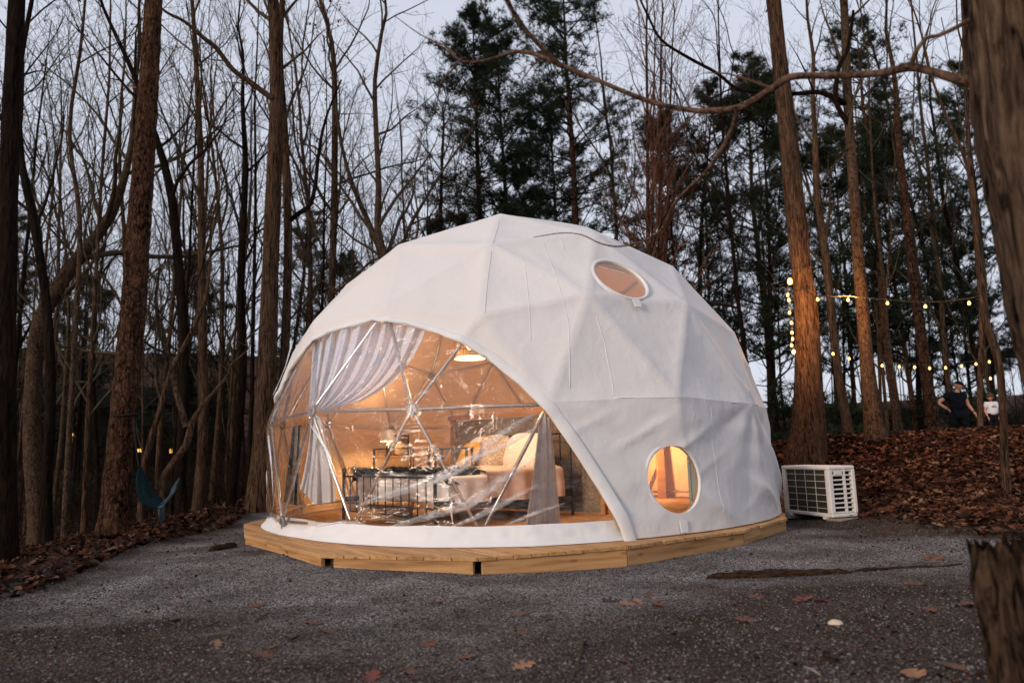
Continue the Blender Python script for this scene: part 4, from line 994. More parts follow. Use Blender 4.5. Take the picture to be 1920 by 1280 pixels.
def tubes(brs, sides):
    groups = {}
    for pts, rad, lvl in brs: groups.setdefault((len(pts), sides[min(lvl, len(sides) - 1)]), []).append((pts, rad))
    VV = []; FF = []; off = 0
    for (n, k), L in groups.items():
        P = np.array([[tuple(q) for q in b[0]] for b in L]); Rr = np.array([b[1] for b in L]); B = len(L)
        T = np.gradient(P, axis=1); T /= np.linalg.norm(T, axis=2, keepdims=True) + 1e-9
        av = P[:, -1] - P[:, 0]; ref = np.where((np.abs(av[:, 2]) > .8 * np.linalg.norm(av, axis=1))[:, None], np.array([1., 0.13, 0]), np.array([0.1, 0, 1.]))
        U = np.cross(T, ref[:, None]); U /= np.linalg.norm(U, axis=2, keepdims=True) + 1e-9; W = np.cross(T, U)
        a = np.arange(k) * 2 * math.pi / k
        Vv = P[:, :, None] + (U[:, :, None] * np.cos(a)[None, None, :, None] + W[:, :, None] * np.sin(a)[None, None, :, None]) * Rr[:, :, None, None]
        VV.append(Vv.reshape(-1, 3)); i, j = np.meshgrid(np.arange(n - 1), np.arange(k), indexing='ij'); j2 = (j + 1) % k
        q = np.stack([i * k + j, i * k + j2, (i + 1) * k + j2, (i + 1) * k + j], -1).reshape(-1, 4)
        FF.append((q[None] + (np.arange(B) * n * k)[:, None, None]).reshape(-1, 4) + off); off += B * n * k
    return np.concatenate(VV), np.concatenate(FF)
CF = dict(seg=(.8, .38, .26, .2, .16), wob=(.03, .11, .13, .15, .16), up=(.0, .05, .035, .03, .02), rmin=.0042, max=4, t0=(.3, .15, .15, .15, .1),
          dens=(1.5, 1.9, 2.4, 3.0, 3.0), ang=((28, 58), (28, 60), (30, 65), (30, 65), (30, 60)), len=(.34, .42, .42, .42, .4), fall=(.6, .5, .5, .5, .5), rr=(.55, .55, .6, .6, .6))
def cfg(**k): c = dict(CF); c.update(k); return c
def bare_branches(seed, pts, rad, cf, t0):
    rng = random.Random(seed); out = []; dirs = []
    for i in range(len(pts)): dirs.append((pts[min(i + 1, len(pts) - 1)] - pts[max(i - 1, 0)]).normalized())
    L = sum((pts[i + 1] - pts[i]).length for i in range(len(pts) - 1)); spawn(out, rng, pts, rad, dirs, L, 0, cf, t0); return out
def auto_trunk(rng, Hh, r0, lean=.02, wob=.02, n=22):
    d = Vector((rng.gauss(0, lean), rng.gauss(0, lean), 1)).normalized(); p = Vector((0, 0, -.3)); P = [p.copy()]; Rr = [r0 * 1.25]
    for i in range(1, n + 1):
        d = (d + Vector((rng.gauss(0, wob), rng.gauss(0, wob), .02))).normalized(); p = p + d * Hh / n; t = i / n; P.append(p.copy())
        Rr.append(max(.012, r0 * ((1 - t) ** .75 * .94 + .04) * (1 + .35 * max(0, .06 - t) / .06)))
    return P, Rr
def trunk_mesh(name, P, Rr, mat, sides=12, rough=.05, flare=0, dense=0, plates=False):
    if dense:
        Pn = []; Rn = []
        for i in range(len(P) - 1):
            for k in range(dense):
                t = k / dense; Pn.append(P[i].lerp(P[i + 1], t)); Rn.append(Rr[i] * (1 - t) + Rr[i + 1] * t)
        Pn.append(P[-1]); Rn.append(Rr[-1]); P, Rr = Pn, Rn
    V, F = tubes([(P, Rr, 0)], (sides,)); V = V.reshape(len(P), sides, 3); C = np.array([tuple(p) for p in P])[:, None]; D = V - C
    for i in range(len(P)):
        for j in range(sides):
            a = 2 * math.pi * j / sides; z = C[i, 0, 2]; r = Rr[i]
            if plates:
                sx = a * r; q = mnoise.noise(Vector((math.cos(a) * 3.2, math.sin(a) * 3.2, z * (4.5 if plates == 1 else 2.2)))) * .05
                ce = mnoise.voronoi(Vector((math.cos(a) * r * 14, math.sin(a) * r * 14, z * (9 if plates == 1 else 5))))[0]; e = min(1, (ce[1] - ce[0]) * 3.2); q += (e - .6) * (.10 if plates == 1 else .045) + mnoise.noise(Vector((math.cos(a) * 11, math.sin(a) * 11, z * 4))) * (.0 if plates == 1 else .05)
            else: q = mnoise.noise(Vector((math.cos(a) * 1.6, math.sin(a) * 1.6, z * .9))) * rough * 1.6 + mnoise.noise(Vector((math.cos(a) * 4, math.sin(a) * 4, z * 2.5))) * rough
            D[i, j] *= 1 + q
    return mk(name, (C + D).reshape(-1, 3), [F], mat, True)
def limb_split(brs):
    return [b for b in brs if b[2] <= 1], [b for b in brs if b[2] > 1]
def dead_leaves(rng, brs, n, mat_name='dead_leaf', s=.07):
    tips = [b for b in brs if b[2] >= 2]; V = []; F = []
    for k in range(n):
        b = rng.choice(tips); c = Vector(b[0][rng.randrange(1, len(b[0]))]); m_ = rng.randrange(1, 4)
        for _ in range(m_):
            a = Vector((rng.gauss(0, 1), rng.gauss(0, 1), rng.gauss(-.6, .7))).normalized(); u = a.orthogonal().normalized(); w_ = a.cross(u); q = c + Vector((rng.gauss(0, .05), rng.gauss(0, .05), -.03)); z = s * rng.uniform(.6, 1.3); i = len(V)
            V += [q, q + a * z * .5 + u * z * .32 + w_ * z * .1, q + a * z, q + a * z * .5 - u * z * .32 + w_ * z * .1]; F.append((i, i + 1, i + 2)); F.append((i, i + 2, i + 3))
    return V, F
SID = (10, 6, 4, 3, 3)
class Proto: pass
BARE = []
fk = dict(ang=((14, 36), (20, 45), (25, 55), (30, 60), (30, 60)), len=(.62, .45, .42, .42, .4), rr=(.75, .6, .6, .6, .6), up=(0, .035, .03, .03, .02), wob=(.05, .10, .13, .15, .16), rmin=.0032)
specs = [(16, .085, cfg(**fk, dens=(.62, 1.7, 2.6, 3.6, 4))), (18, .09, cfg(**fk, dens=(.5, 1.7, 2.6, 3.4, 4))), (15, .06, cfg(dens=(1.5, 1.9, 2.6, 3.4, 4), ang=((14, 32), (20, 40), (25, 55), (30, 60), (30, 60)), len=(.40, .45, .42, .42, .4), up=(0, .06, .05, .04, .02))),
         (17, .09, cfg(**{**fk, 'wob': (.09, .16, .18, .18, .18), 'ang': ((20, 48), (25, 50), (30, 60), (30, 60), (30, 60))}, dens=(.6, 1.8, 2.6, 3.4, 4))), (12, .05, cfg(dens=(1.6, 2.2, 3, 3.6, 4), ang=((20, 50), (30, 60), (30, 60), (30, 60), (30, 60)), len=(.38, .45, .45, .42, .4))), (20, .115, cfg(**fk, t0=(.4, .15, .15, .15, .1), dens=(.7, 1.6, 2.4, 3.2, 4)))]
for i, (Hh, r0, cf) in enumerate(specs):
    rng = random.Random(40 + i); pr = Proto(); pr.H = Hh; P, Rr = auto_trunk(rng, Hh, r0, .03, .03 if i % 2 else .018)
    cf = dict(cf); cf['rmin'] = .0036; brs = bare_branches(90 + i, P, Rr, cf, .16 if i != 5 else .34); pr.brs = brs; pr.trunkbr = (P, Rr, 0)
    pr.trunk = {}
    for mt in ('bark_oak', 'bark_dark', 'bark_pale'): pr.trunk[mt] = trunk_mesh('trunk', P, Rr, M[mt], 12)
    V, F = tubes(brs, SID); pr.crown = {'twig': mk('crown', V, [F], M['twig'], True), 'twig_dark': mk('crown', V, [F], M['twig_dark'], True), 'twig_red': mk('crown', V, [F], M['twig_red'], True)}
    BARE.append(pr)
def needle_tufts(rng, C, blades, ln, wd, seed):
    r = np.random.RandomState(seed); n = len(C); D = r.normal(0, 1, (n, blades, 3)); D[..., 2] += .45; D /= np.linalg.norm(D, axis=2, keepdims=True)
    S = np.cross(D, r.normal(0, 1, (n, blades, 3))); S /= np.linalg.norm(S, axis=2, keepdims=True); L = ln * (.7 + .6 * r.rand(n, blades, 1)); C = C[:, None]
    V = np.stack([C - S * wd, C + S * wd, C + D * L], 2).reshape(-1, 3); return V, np.arange(len(V)).reshape(-1, 3)
PINE = []
for i, (Hh, r0, t0, bl_, seed) in enumerate([(20, .20, .36, 3.3, 11), (17, .15, .22, 2.9, 12), (22, .22, .52, 3.0, 13), (11, .09, .08, 2.2, 14)]):
    rng = random.Random(seed); pr = Proto(); pr.H = Hh; P, Rr = auto_trunk(rng, Hh, r0, .025, .02); brs = []; C = []
    z = t0
    while z < .99:
        k = int(z * 22); f = z * 22 - k; q = P[min(k, 21)].lerp(P[min(k + 1, 22)], f); prof = math.sin(math.pi * min(1, (z - t0) / (1 - t0) * .75 + .25)) ** .8; 
        for _ in range(rng.randrange(2, 5)):
            if rng.random() < .12: continue
            a = rng.uniform(0, 6.28); L = bl_ * prof * rng.uniform(.45, 1.15) + .3; d = Vector((math.cos(a), math.sin(a), rng.uniform(-.12, .4) + (z - t0) * .6)).normalized(); pts = [q.copy()]; rad = [.035]; n = 7; p = q.copy()
            for s in range(1, n + 1):
                d = (d + Vector((rng.gauss(0, .12), rng.gauss(0, .12), rng.gauss(.03, .08)))).normalized(); p = p + d * L / n; pts.append(p.copy()); rad.append(max(.007, .035 * (1 - s / n)))
                if s >= 2:
                    for _k in range(3 if s < n else 4):
                        dd = (d + Vector((rng.gauss(0, .8), rng.gauss(0, .8), rng.gauss(.15, .35)))).normalized(); l2 = L * rng.uniform(.12, .28) * (1.2 - .5 * s / n) + .1; mid = p + dd * l2 * .5 + Vector((0, 0, .03)); e = p + dd * l2
                        brs.append(([p.copy(), mid, e, e + dd * .04], [.009, .007, .006, .005], 2)); C += [tuple(e), tuple(mid.lerp(e, rng.random())), tuple(e + Vector((rng.gauss(0, .14), rng.gauss(0, .14), rng.gauss(0, .08))))]
            brs.append((pts, rad, 1)); C.append(tuple(p))
        z += rng.uniform(.012, .032) * 20 / Hh
    for _ in range(14):      # dead snags on the bare stem
        zz = rng.uniform(.15, t0 + .05); k = int(zz * 22); q = P[k]; a = rng.uniform(0, 6.28); L = rng.uniform(.3, 1.4); d = Vector((math.cos(a), math.sin(a), rng.uniform(-.3, .3))).normalized()
        brs.append(([q, q + d * L * .4, q + d * L * .75 + Vector((0, 0, -.05)), q + d * L + Vector((0, 0, rng.uniform(-.2, .1)))], [.02, .014, .01, .006], 1))
    pr.brs = brs; pr.trunkbr = (P, Rr, 0); pr.C = np.array(C)
    pr.trunk = {m_: trunk_mesh('trunk', P, Rr, M[m_], 12) for m_ in ('bark_pine', 'bark_dark')}; V, F = tubes(brs, (10, 5, 3)); pr.crown = mk('branches', V, [F], M['twig_dark'], True)
    V, F = needle_tufts(rng, pr.C, 12, .21, .0105, seed); pr.need = mk('needles', V, [F], M['needles'], False); PINE.append(pr)

def place_bare(k, x, y, rz, s, label, mt='bark_oak', tw='twig', sz=None):
    t = empty('bare_tree', (x, y, H(x, y)), rz, label, 'tree', 'bare trees of the wood'); t.scale = (s, s, sz or s)
    link('trunk', BARE[k].trunk[mt], t); link('crown', BARE[k].crown[tw], t); return t
def place_pine(k, x, y, rz, s, label, mt='bark_pine'):
    t = empty('pine_tree', (x, y, H(x, y)), rz, label, 'tree', 'dark green pines behind the tent'); t.scale = (s, s, s)
    link('trunk', PINE[k].trunk[mt], t); br = link('branches', PINE[k].crown, t); link('needles', PINE[k].need, t); return t
def atx(px, Y, py=843): return ray(px, py).x / ray(px, py).y * Y

# trees whose stems are traced: (pixel x, pixel y, width px) from the ground up, at one depth
def traced(name, Y, line, label, mat, cf, seed, t0=.3, top=None, twm='twig', sides=14, leaves=0, dense=0, plates=False, cat='tree', extra_top=6.0, group=None, ylean=0.0, lcat='branches', maxlvl=4):
    pts = []; rad = []
    for (px, py, wpx) in line:
        p = at(px, py, Y + ylean * (line[0][1] - py) / 100.0); pts.append(p); rad.append((.80 if Y > 5 else .94) * wpx / 2 / F_PX * (p - Vector((0, 0, HC))).dot(fw))
    gz = H(pts[0].x, pts[0].y); d = (pts[1] - pts[0]).normalized()
    base = Vector((pts[0].x, pts[0].y, gz - .25)); 
    if pts[0].z - gz > .1: pts = [Vector((pts[0].x, pts[0].y, gz - .2))] + pts; rad = [rad[0] * 1.2] + rad
    else: pts[0] = base; rad[0] *= 1.1
    if extra_top:
        d = (pts[-1] - pts[-2]).normalized(); d = (d + Vector((0, 0, .3))).normalized(); n = 6; p0, r0 = pts[-1], rad[-1]
        for k in range(1, n + 1): pts.append(p0 + d * extra_top * k / n + Vector((math.sin(k * 2 + seed) * .06, 0, 0))); rad.append(max(.012, r0 * (1 - .9 * k / n)))
    # resample with a smooth curve
    Q = []; Rr = []
    for i in range(len(pts) - 1):
        p0, p1, p2, p3 = pts[max(i - 1, 0)], pts[i], pts[i + 1], pts[min(i + 2, len(pts) - 1)]; m_ = max(2, int((p2 - p1).length / .45))
        for k in range(m_):
            t = k / m_; Q.append(.5 * ((2 * p1) + (p2 - p0) * t + (2 * p0 - 5 * p1 + 4 * p2 - p3) * t * t + (3 * p1 - p0 - 3 * p2 + p3) * t ** 3)); Rr.append(rad[i] * (1 - t) + rad[i + 1] * t)
    Q.append(pts[-1]); Rr.append(rad[-1])
    o0 = Vector((pts[0].x, pts[0].y, gz)); Q = [q_ - o0 for q_ in Q]
    T = empty(name, o0, 0, label, cat, group)
    link('trunk', trunk_mesh('trunk', Q, Rr, M[mat], sides, .05, 0, dense, plates), T)
    if cf:
        brs = bare_branches(seed, Q, Rr, cf, t0)
        if brs:
            V, F = tubes(brs, SID); ob('crown', V, [F], M[twm], T, True)
            if leaves:
                V, F = dead_leaves(random.Random(seed), brs, leaves); ob('dead_leaves', V, F, M['dead_leaf'], T)
    T['_'] = 0; del T['_']; T_info[T.name] = (Q, Rr, o0); return T
T_info = {}
side = cfg(t0=(.3, .15, .15, .15, .1), dens=(1.1, 1.7, 2.2, 2.6, 3), len=(.22, .42, .42, .42, .4))
thin = cfg(dens=(1.5, 1.8, 2.2, 2.8, 3), len=(.20, .42, .42, .42, .4), ang=((20, 45), (25, 50), (30, 60), (30, 60), (30, 60)))
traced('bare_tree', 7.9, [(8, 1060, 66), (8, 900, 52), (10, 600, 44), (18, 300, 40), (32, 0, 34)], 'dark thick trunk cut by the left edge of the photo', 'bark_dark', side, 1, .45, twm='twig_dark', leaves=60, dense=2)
pine_big = traced('pine_tree', 9.9, [(208, 1003, 72), (216, 940, 60), (232, 760, 56), (248, 600, 54), (262, 400, 50), (276, 200, 44), (288, 0, 37)], 'big leaning pine with scaly plated bark and a hammock strap round it', 'bark_pine', cfg(max=2, dens=(.5, 1, 1, 1, 1), len=(.1, .4, .4, .4, .4)), 2, .6, sides=40, dense=6, plates=1)
traced('bare_tree', 13.6, [(482, 952, 66), (490, 880, 52), (497, 760, 44), (505, 560, 40), (512, 380, 36), (518, 200, 32), (516, 60, 28), (512, 0, 26)], 'tall grey brown oak trunk directly left of the dome', 'bark_oak', side, 3, .5, leaves=130, dense=2, sides=20)
traced('bare_tree', 14.0, [(516, 948, 26), (528, 760, 22), (538, 560, 20), (540, 430, 19), (533, 250, 18), (524, 100, 16), (530, 0, 13)], 'slimmer stem pressed close to the right of the tall oak beside the dome', 'bark_oak', thin, 4, .4, leaves=60)
traced('bare_tree', 18, [(620, 700, 17), (622, 560, 16), (626, 400, 16), (628, 200, 14), (622, 80, 11), (600, 0, 8)], 'straight brown tree rising just above the left shoulder of the dome', 'bark_oak', cfg(dens=(1.6, 1.8, 2.3, 2.8, 3), len=(.3, .42, .42, .42, .4)), 5, .15, leaves=160)
traced('bare_tree', 17, [(740, 560, 22), (722, 486, 20), (708, 430, 17), (710, 350, 14), (705, 240, 12), (703, 150, 10), (716, 60, 8)], 'forked tree whose upright stem rises behind the dome left shoulder', 'bark_pale', cfg(dens=(1.7, 1.8, 2.3, 2.8, 3), len=(.34, .42, .42, .42, .4)), 6, .08, leaves=120, extra_top=3)
traced('bare_tree', 17.2, [(735, 560, 14), (716, 480, 14), (690, 415, 12), (662, 350, 10), (640, 270, 8), (628, 180, 7)], 'curved stem bending left from the same root as the forked tree behind the dome', 'bark_pale', cfg(dens=(1.7, 1.8, 2.3, 2.8, 3), len=(.30, .42, .42, .42, .4)), 7, .12, extra_top=3)
traced('bare_tree', 20, [(826, 560, 9), (826, 430, 8), (828, 330, 7), (832, 230, 5)], 'small fine bare tree over the dome top, left of the tall pines', 'bark_dark', cfg(dens=(3.0, 2.2, 2.6, 3, 3), len=(.36, .42, .42, .42, .4)), 8, .05, twm='twig_dark', extra_top=1.5)
traced('bare_tree', 15, [(368, 975, 26), (382, 800, 22), (380, 640, 19), (378, 500, 17), (376, 300, 14), (368, 120, 11), (360, 0, 9)], 'straight slim trunk between the leaning pine and the tall oak', 'bark_oak', thin, 9, .3, leaves=60)
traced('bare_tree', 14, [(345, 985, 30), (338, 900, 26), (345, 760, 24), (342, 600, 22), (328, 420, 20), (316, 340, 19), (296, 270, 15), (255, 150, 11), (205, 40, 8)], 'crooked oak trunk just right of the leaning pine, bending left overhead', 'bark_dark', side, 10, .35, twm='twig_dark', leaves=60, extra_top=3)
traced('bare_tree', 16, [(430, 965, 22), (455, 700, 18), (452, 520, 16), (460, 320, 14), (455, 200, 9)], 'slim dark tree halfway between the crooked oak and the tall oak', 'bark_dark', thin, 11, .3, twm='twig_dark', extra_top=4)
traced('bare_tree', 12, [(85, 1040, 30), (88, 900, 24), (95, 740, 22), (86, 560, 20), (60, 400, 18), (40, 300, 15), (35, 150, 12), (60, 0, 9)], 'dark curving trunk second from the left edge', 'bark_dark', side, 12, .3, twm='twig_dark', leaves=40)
traced('bare_tree', 17, [(70, 980, 40), (60, 820, 38), (68, 640, 36), (95, 560, 34), (150, 480, 30), (210, 400, 22), (245, 280, 14), (255, 150, 9)], 'broad pale tree with a trunk sweeping right behind the left edge trunks', 'bark_pale', cfg(dens=(1.6, 1.9, 2.3, 2.8, 3), len=(.34, .42, .42, .42, .4)), 13, .3, leaves=50)
traced('bare_tree', 13, [(120, 1030, 16), (128, 850, 13), (140, 640, 12), (150, 420, 10), (130, 250, 9), (150, 100, 7)], 'slim pale pole tree standing left of the leaning pine', 'bark_pale', thin, 14, .35)
sap = traced('bare_tree', 10.2, [(292, 985, 15), (304, 920, 14), (308, 890, 14), (338, 850, 16), (352, 826, 17), (360, 792, 14), (380, 760, 9), (405, 730, 8), (430, 700, 6)], 'crooked mottled sapling that forks behind the teal hammock', 'bark_pale', cfg(max=3, dens=(.8, 1.3, 2, 2, 2), len=(.25, .4, .4, .4, .4)), 15, .7, extra_top=.8)
q = T_info[sap.name]; br = [(350, 800, 13), (330, 735, 10), (318, 680, 9), (300, 620, 8), (292, 560, 6), (300, 500, 4)]; pp = [at(a, b, 10.2) - q[2] for a, b, _ in br]; V, F = tubes([(pp, [c / 2 / F_PX * 10.2 for *_, c in br], 0)], (8,)); ob('limb', V, [F], M['bark_pale'], sap, True)
traced('bare_tree', 12.6, [(262, 990, 14), (270, 870, 12), (300, 770, 13), (322, 690, 11), (350, 640, 10), (385, 560, 9), (395, 470, 6)], 'thin slanting tree behind the mottled sapling', 'bark_oak', thin, 16, .4, extra_top=3)
# right of the dome
oakR = traced('bare_tree', 13.0, [(1512, 858, 92), (1516, 800, 74), (1516, 700, 62), (1512, 600, 52), (1502, 500, 44), (1490, 380, 46), (1478, 260, 40), (1462, 120, 34), (1450, 0, 32)], 'thick oak trunk wrapped in fairy lights on its left side', 'bark_oak', side, 21, .55, sides=26, dense=3, leaves=60)
oak2 = traced('bare_tree', 13.6, [(1646, 835, 60), (1636, 780, 40), (1624, 660, 30), (1612, 520, 27), (1600, 340, 23), (1590, 200, 20), (1582, 0, 17)], 'slimmer oak trunk lit warm, second thick trunk right of the dome', 'bark_pale', side, 22, .4, sides=20, dense=2, leaves=70)
traced('bare_tree', 17, [(1592, 815, 24), (1572, 700, 19), (1560, 600, 17), (1548, 480, 18), (1532, 360, 16), (1528, 250, 12)], 'dim slanting trunk between the two fairy lit oaks', 'bark_oak', thin, 23, .3)
traced('pine_tree', 17.5, [(1752, 808, 27), (1736, 700, 25), (1720, 580, 23), (1704, 440, 20), (1690, 320, 17), (1682, 230, 13)], 'reddish pine trunk left of the man in black', 'bark_pine', cfg(max=2, dens=(.8, 1, 1, 1, 1), len=(.1, .4, .4, .4, .4)), 24, .3, extra_top=5)
traced('bare_tree', 15.5, [(1687, 812, 10), (1676, 720, 9), (1664, 620, 8), (1656, 520, 8), (1640, 380, 6), (1630, 200, 4)], 'pale slender pole tree between the lit oaks and the reddish pine', 'bark_pale', thin, 25, .35)
traced('bare_tree', 14.5, [(1650, 818, 9), (1650, 720, 7), (1648, 640, 6), (1660, 560, 5), (1668, 470, 4)], 'thin sapling stem close to the slimmer lit oak', 'bark_oak', thin, 26, .3, extra_top=3)
traced('bare_tree', 9.6, [(1884, 880, 19), (1882, 800, 16), (1876, 700, 16), (1862, 640, 18), (1848, 600, 15), (1840, 500, 12), (1826, 380, 12), (1812, 200, 9), (1805, 0, 8)], 'crooked slim tree just left of the huge foreground trunk', 'bark_oak', thin, 27, .5, leaves=30)
traced('bare_tree', 15.0, [(1834, 800, 13), (1838, 700, 12), (1840, 600, 11), (1838, 480, 10), (1820, 330, 8), (1780, 230, 6)], 'slim twin stem beside the child in the white shirt', 'bark_oak', thin, 28, .4)
traced('bare_tree', 24, [(1858, 800, 12), (1830, 680, 11), (1800, 520, 10), (1770, 380, 9), (1752, 240, 6)], 'distant slanting stem behind the string of lights on the right', 'bark_dark', thin, 29, .2, twm='twig_dark')
# cluster of reddish upright stems over the dome
for i, (a, b, w_) in enumerate(((1216, 1212, 9), (1236, 1240, 8), (1247, 1262, 7), (1222, 1228, 6))):
    traced('bare_tree', 19 + i * .4, [(a, 600, w_ + 2), (a + (b - a) * .3, 400, w_), (a + (b - a) * .6, 220, w_ - 2), (b, 60, max(3, w_ - 4))], ['reddish upright stem, leftmost of the cluster over the dome', 'reddish upright stem in the middle of the cluster over the dome', 'reddish stem at the right of the cluster over the dome', 'thinnest reddish stem woven in the cluster over the dome'][i],
           'bark_pine', cfg(max=3, dens=(2.6, 2.4, 2.4, 2, 2), ang=((14, 32), (20, 40), (25, 50), (30, 60), (30, 60)), len=(.26, .4, .42, .4, .4)), 30 + i, .1, twm='twig_red', extra_top=4)

# mid distance copies
bare_list = [(0, 20, 19, 'bare tree far left, first in line behind the edge trunk', 'bark_dark', 'twig_dark'), (3, 60, 25, 'bushy crowned bare tree at the far left of the wood', 'bark_oak', 'twig'), (1, 105, 21, 'upright bare tree seen between the dark curving trunk and the pine', 'bark_pale', 'twig'),
 (2, 165, 16, 'narrow bare tree directly left of the leaning pine', 'bark_oak', 'twig'), (5, 190, 27, 'tall bare tree deep in the wood left of the leaning pine', 'bark_dark', 'twig_dark'), (0, 300, 20, 'bare tree seen right beside the leaning pine top', 'bark_oak', 'twig'), (4, 325, 15, 'small twiggy bare tree right of the hammock', 'bark_dark', 'twig_dark'),
 (1, 400, 19, 'bare tree between the slim trunk and the slim dark tree', 'bark_oak', 'twig'), (3, 440, 26, 'wide crowned bare tree deep behind the slim dark tree', 'bark_oak', 'twig'), (2, 468, 18, 'narrow bare tree just left of the tall oak', 'bark_dark', 'twig_dark'), (5, 565, 22, 'bare tree just right of the twin oak stems', 'bark_oak', 'twig'),
 (4, 590, 17, 'small twiggy tree low between the twin oak and the dome', 'bark_dark', 'twig_dark'), (2, 655, 24, 'narrow pale bare tree over the dome left shoulder', 'bark_pale', 'twig'), (3, 770, 26, 'bare tree with spreading twigs above the dome left slope', 'bark_oak', 'twig'), (4, 795, 22, 'small twiggy bare tree just above the dome left slope', 'bark_dark', 'twig_dark'),
 (2, 875, 27, 'narrow bare tree left of the first tall pine', 'bark_oak', 'twig'), (1, 1160, 24, 'bare tree between the middle pine and the reddish stems', 'bark_pine_', 'twig_red'), (4, 1290, 21, 'small twiggy tree right of the reddish stems', 'bark_dark', 'twig_dark'), (0, 1340, 25, 'bare tree above the right roof of the dome', 'bark_oak', 'twig'),
 (3, 1410, 20, 'bare tree left of the thick fairy lit oak', 'bark_dark', 'twig_dark'), (2, 1460, 25, 'narrow bare tree close behind the thick fairy lit oak', 'bark_oak', 'twig'), (4, 1530, 19, 'small twiggy tree right behind the thick fairy lit oak', 'bark_oak', 'twig'), (1, 1572, 26, 'deep bare tree between the lit oaks', 'bark_pale', 'twig'),
 (2, 1668, 23, 'narrow bare tree behind the pale pole tree', 'bark_oak', 'twig'), (5, 1730, 30, 'tall bare tree deep behind the reddish pine trunk', 'bark_dark', 'twig_dark'), (0, 1790, 22, 'bare tree standing behind the man in black', 'bark_oak', 'twig'), (4, 1870, 20, 'small twiggy tree beyond the crooked slim tree', 'bark_oak', 'twig'),
 (3, 250, 33, 'far bare tree behind the leaning pine', 'bark_dark', 'twig'), (1, 355, 30, 'far bare tree behind the slim trunk', 'bark_dark', 'twig'), (5, 520, 31, 'far bare tree behind the twin oak', 'bark_dark', 'twig'), (1, 720, 32, 'far bare tree behind the forked tree', 'bark_oak', 'twig'), (0, 140, 31, 'far bare tree behind the slim pale pole', 'bark_dark', 'twig'), (2, 5, 28, 'far narrow bare tree at the very left edge', 'bark_dark', 'twig'),
 (3, 85, 24, 'curving bare tree behind the slim pale pole', 'bark_oak', 'twig'), (3, 225, 20, 'curving bare tree hidden behind the leaning pine lower trunk', 'bark_oak', 'twig'), (4, 270, 22, 'small twiggy tree at the right side of the leaning pine', 'bark_oak', 'twig'), (3, 375, 24, 'curving bare tree behind the straight slim trunk', 'bark_oak', 'twig'), (4, 425, 19, 'small twiggy tree before the slim dark tree', 'bark_oak', 'twig'), (3, 610, 29, 'curving bare tree beyond the dome left edge', 'bark_oak', 'twig'), (4, 690, 27, 'small twiggy tree beyond the dome left roof', 'bark_oak', 'twig'), (4, 30, 22, 'small twiggy tree near the left edge trunks', 'bark_oak', 'twig'),
 (0, -60, 15, 'bare tree whose twigs reach in from the left edge', 'bark_dark', 'twig_dark')]
rr = random.Random(3)
for i, (k, px, Y, lab, mt, tw) in enumerate(bare_list):
    place_bare(k, atx(px, Y), Y, rr.uniform(0, 6.28), rr.uniform(.82, 1.08), lab, 'bark_oak' if mt.endswith('_') else mt, tw)
pine_list = [(0, 912, 24, .86, 'tall pine with ragged crown, leftmost of the pines over the dome top'), (1, 948, 27, 1.05, 'dark dense pine right behind the leftmost tall pine'), (0, 1100, 23, .88, 'tall straight pine in the middle above the dome roof'), (1, 1045, 31, 1.0, 'pine filling the gap between the left pair and the middle pine'),
 (3, 1010, 26, 1.0, 'low young pine just above the dome top'), (3, 880, 30, .95, 'low young pine left of the dome peak'), (1, 1335, 24, .78, 'broad dark pine above the right slope of the dome'), (0, 1450, 33, .95, 'tall pine behind the thick fairy lit oak'), (3, 1250, 25, 1.1, 'low young pine over the dome right roof'),
 (3, 1460, 23, 1.1, 'young pine low beside the dome right edge'), (0, 1690, 22, .70, 'round topped pine above the reddish trunk'), (3, 1610, 25, 1.0, 'young pine low behind the slimmer lit oak'), (1, 1790, 27, .85, 'dark pine above the string lights at right'), (3, 1720, 24, 1.05, 'young pine behind the string lights'), (1, 1870, 30, 1.0, 'dark pine beyond the crooked slim tree'),
 (3, 1830, 27, .8, 'young pine behind the child in the white shirt'), (3, 832, 24, .8, 'small brownish young pine above the dome left slope'), (3, 640, 34, 1.0, 'young pine far behind the dome left shoulder'), (1, 20, 36, .8, 'dim pine deep in the wood at far left'), (3, 340, 30, 1.0, 'dim young pine deep behind the sapling'), (1, 560, 38, .8, 'dim pine deep right of the twin oak'), (3, 150, 32, 1.0, 'dim young pine deep left of the leaning pine')]
for i, (k, px, Y, s, lab) in enumerate(pine_list):
    place_pine(k, atx(px, Y), Y, rr.uniform(0, 6.28), s * rr.uniform(.95, 1.05), lab, 'bark_pine' if i % 3 else 'bark_dark')
# far-off wood read as one mass
VV = []; FF = []; off = 0; rw = random.Random(17)
def low_tree(pr, lv, sides): return tubes([(pr.trunkbr[0], [q_ * .8 for q_ in pr.trunkbr[1]], 0)] + [b for b in pr.brs if b[2] <= lv], sides)
lowb = [low_tree(BARE[k], 2, (5, 3, 3)) for k in range(5)]
for i in range(150):
    Y = rw.uniform(30, 78) if i > 40 else rw.uniform(24, 40); px = rw.uniform(-250, 2150); 
    if px > 1000 and rw.random() < .35: px = rw.uniform(-250, 800)
    x = atx(px, Y); V, F = lowb[rw.randrange(5)]; a = rw.uniform(0, 6.28); s = rw.uniform(.6, 1.0); c_, s_ = math.cos(a) * s, math.sin(a) * s
    W = np.stack([V[:, 0] * c_ - V[:, 1] * s_ + x, V[:, 0] * s_ + V[:, 1] * c_ + Y, V[:, 2] * s + H(x, Y)], 1); VV.append(W); FF.append(F + off); off += len(W)
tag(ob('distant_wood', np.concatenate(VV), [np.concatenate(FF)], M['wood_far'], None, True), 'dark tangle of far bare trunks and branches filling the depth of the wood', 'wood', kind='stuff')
VV = []; FF = []; off = 0
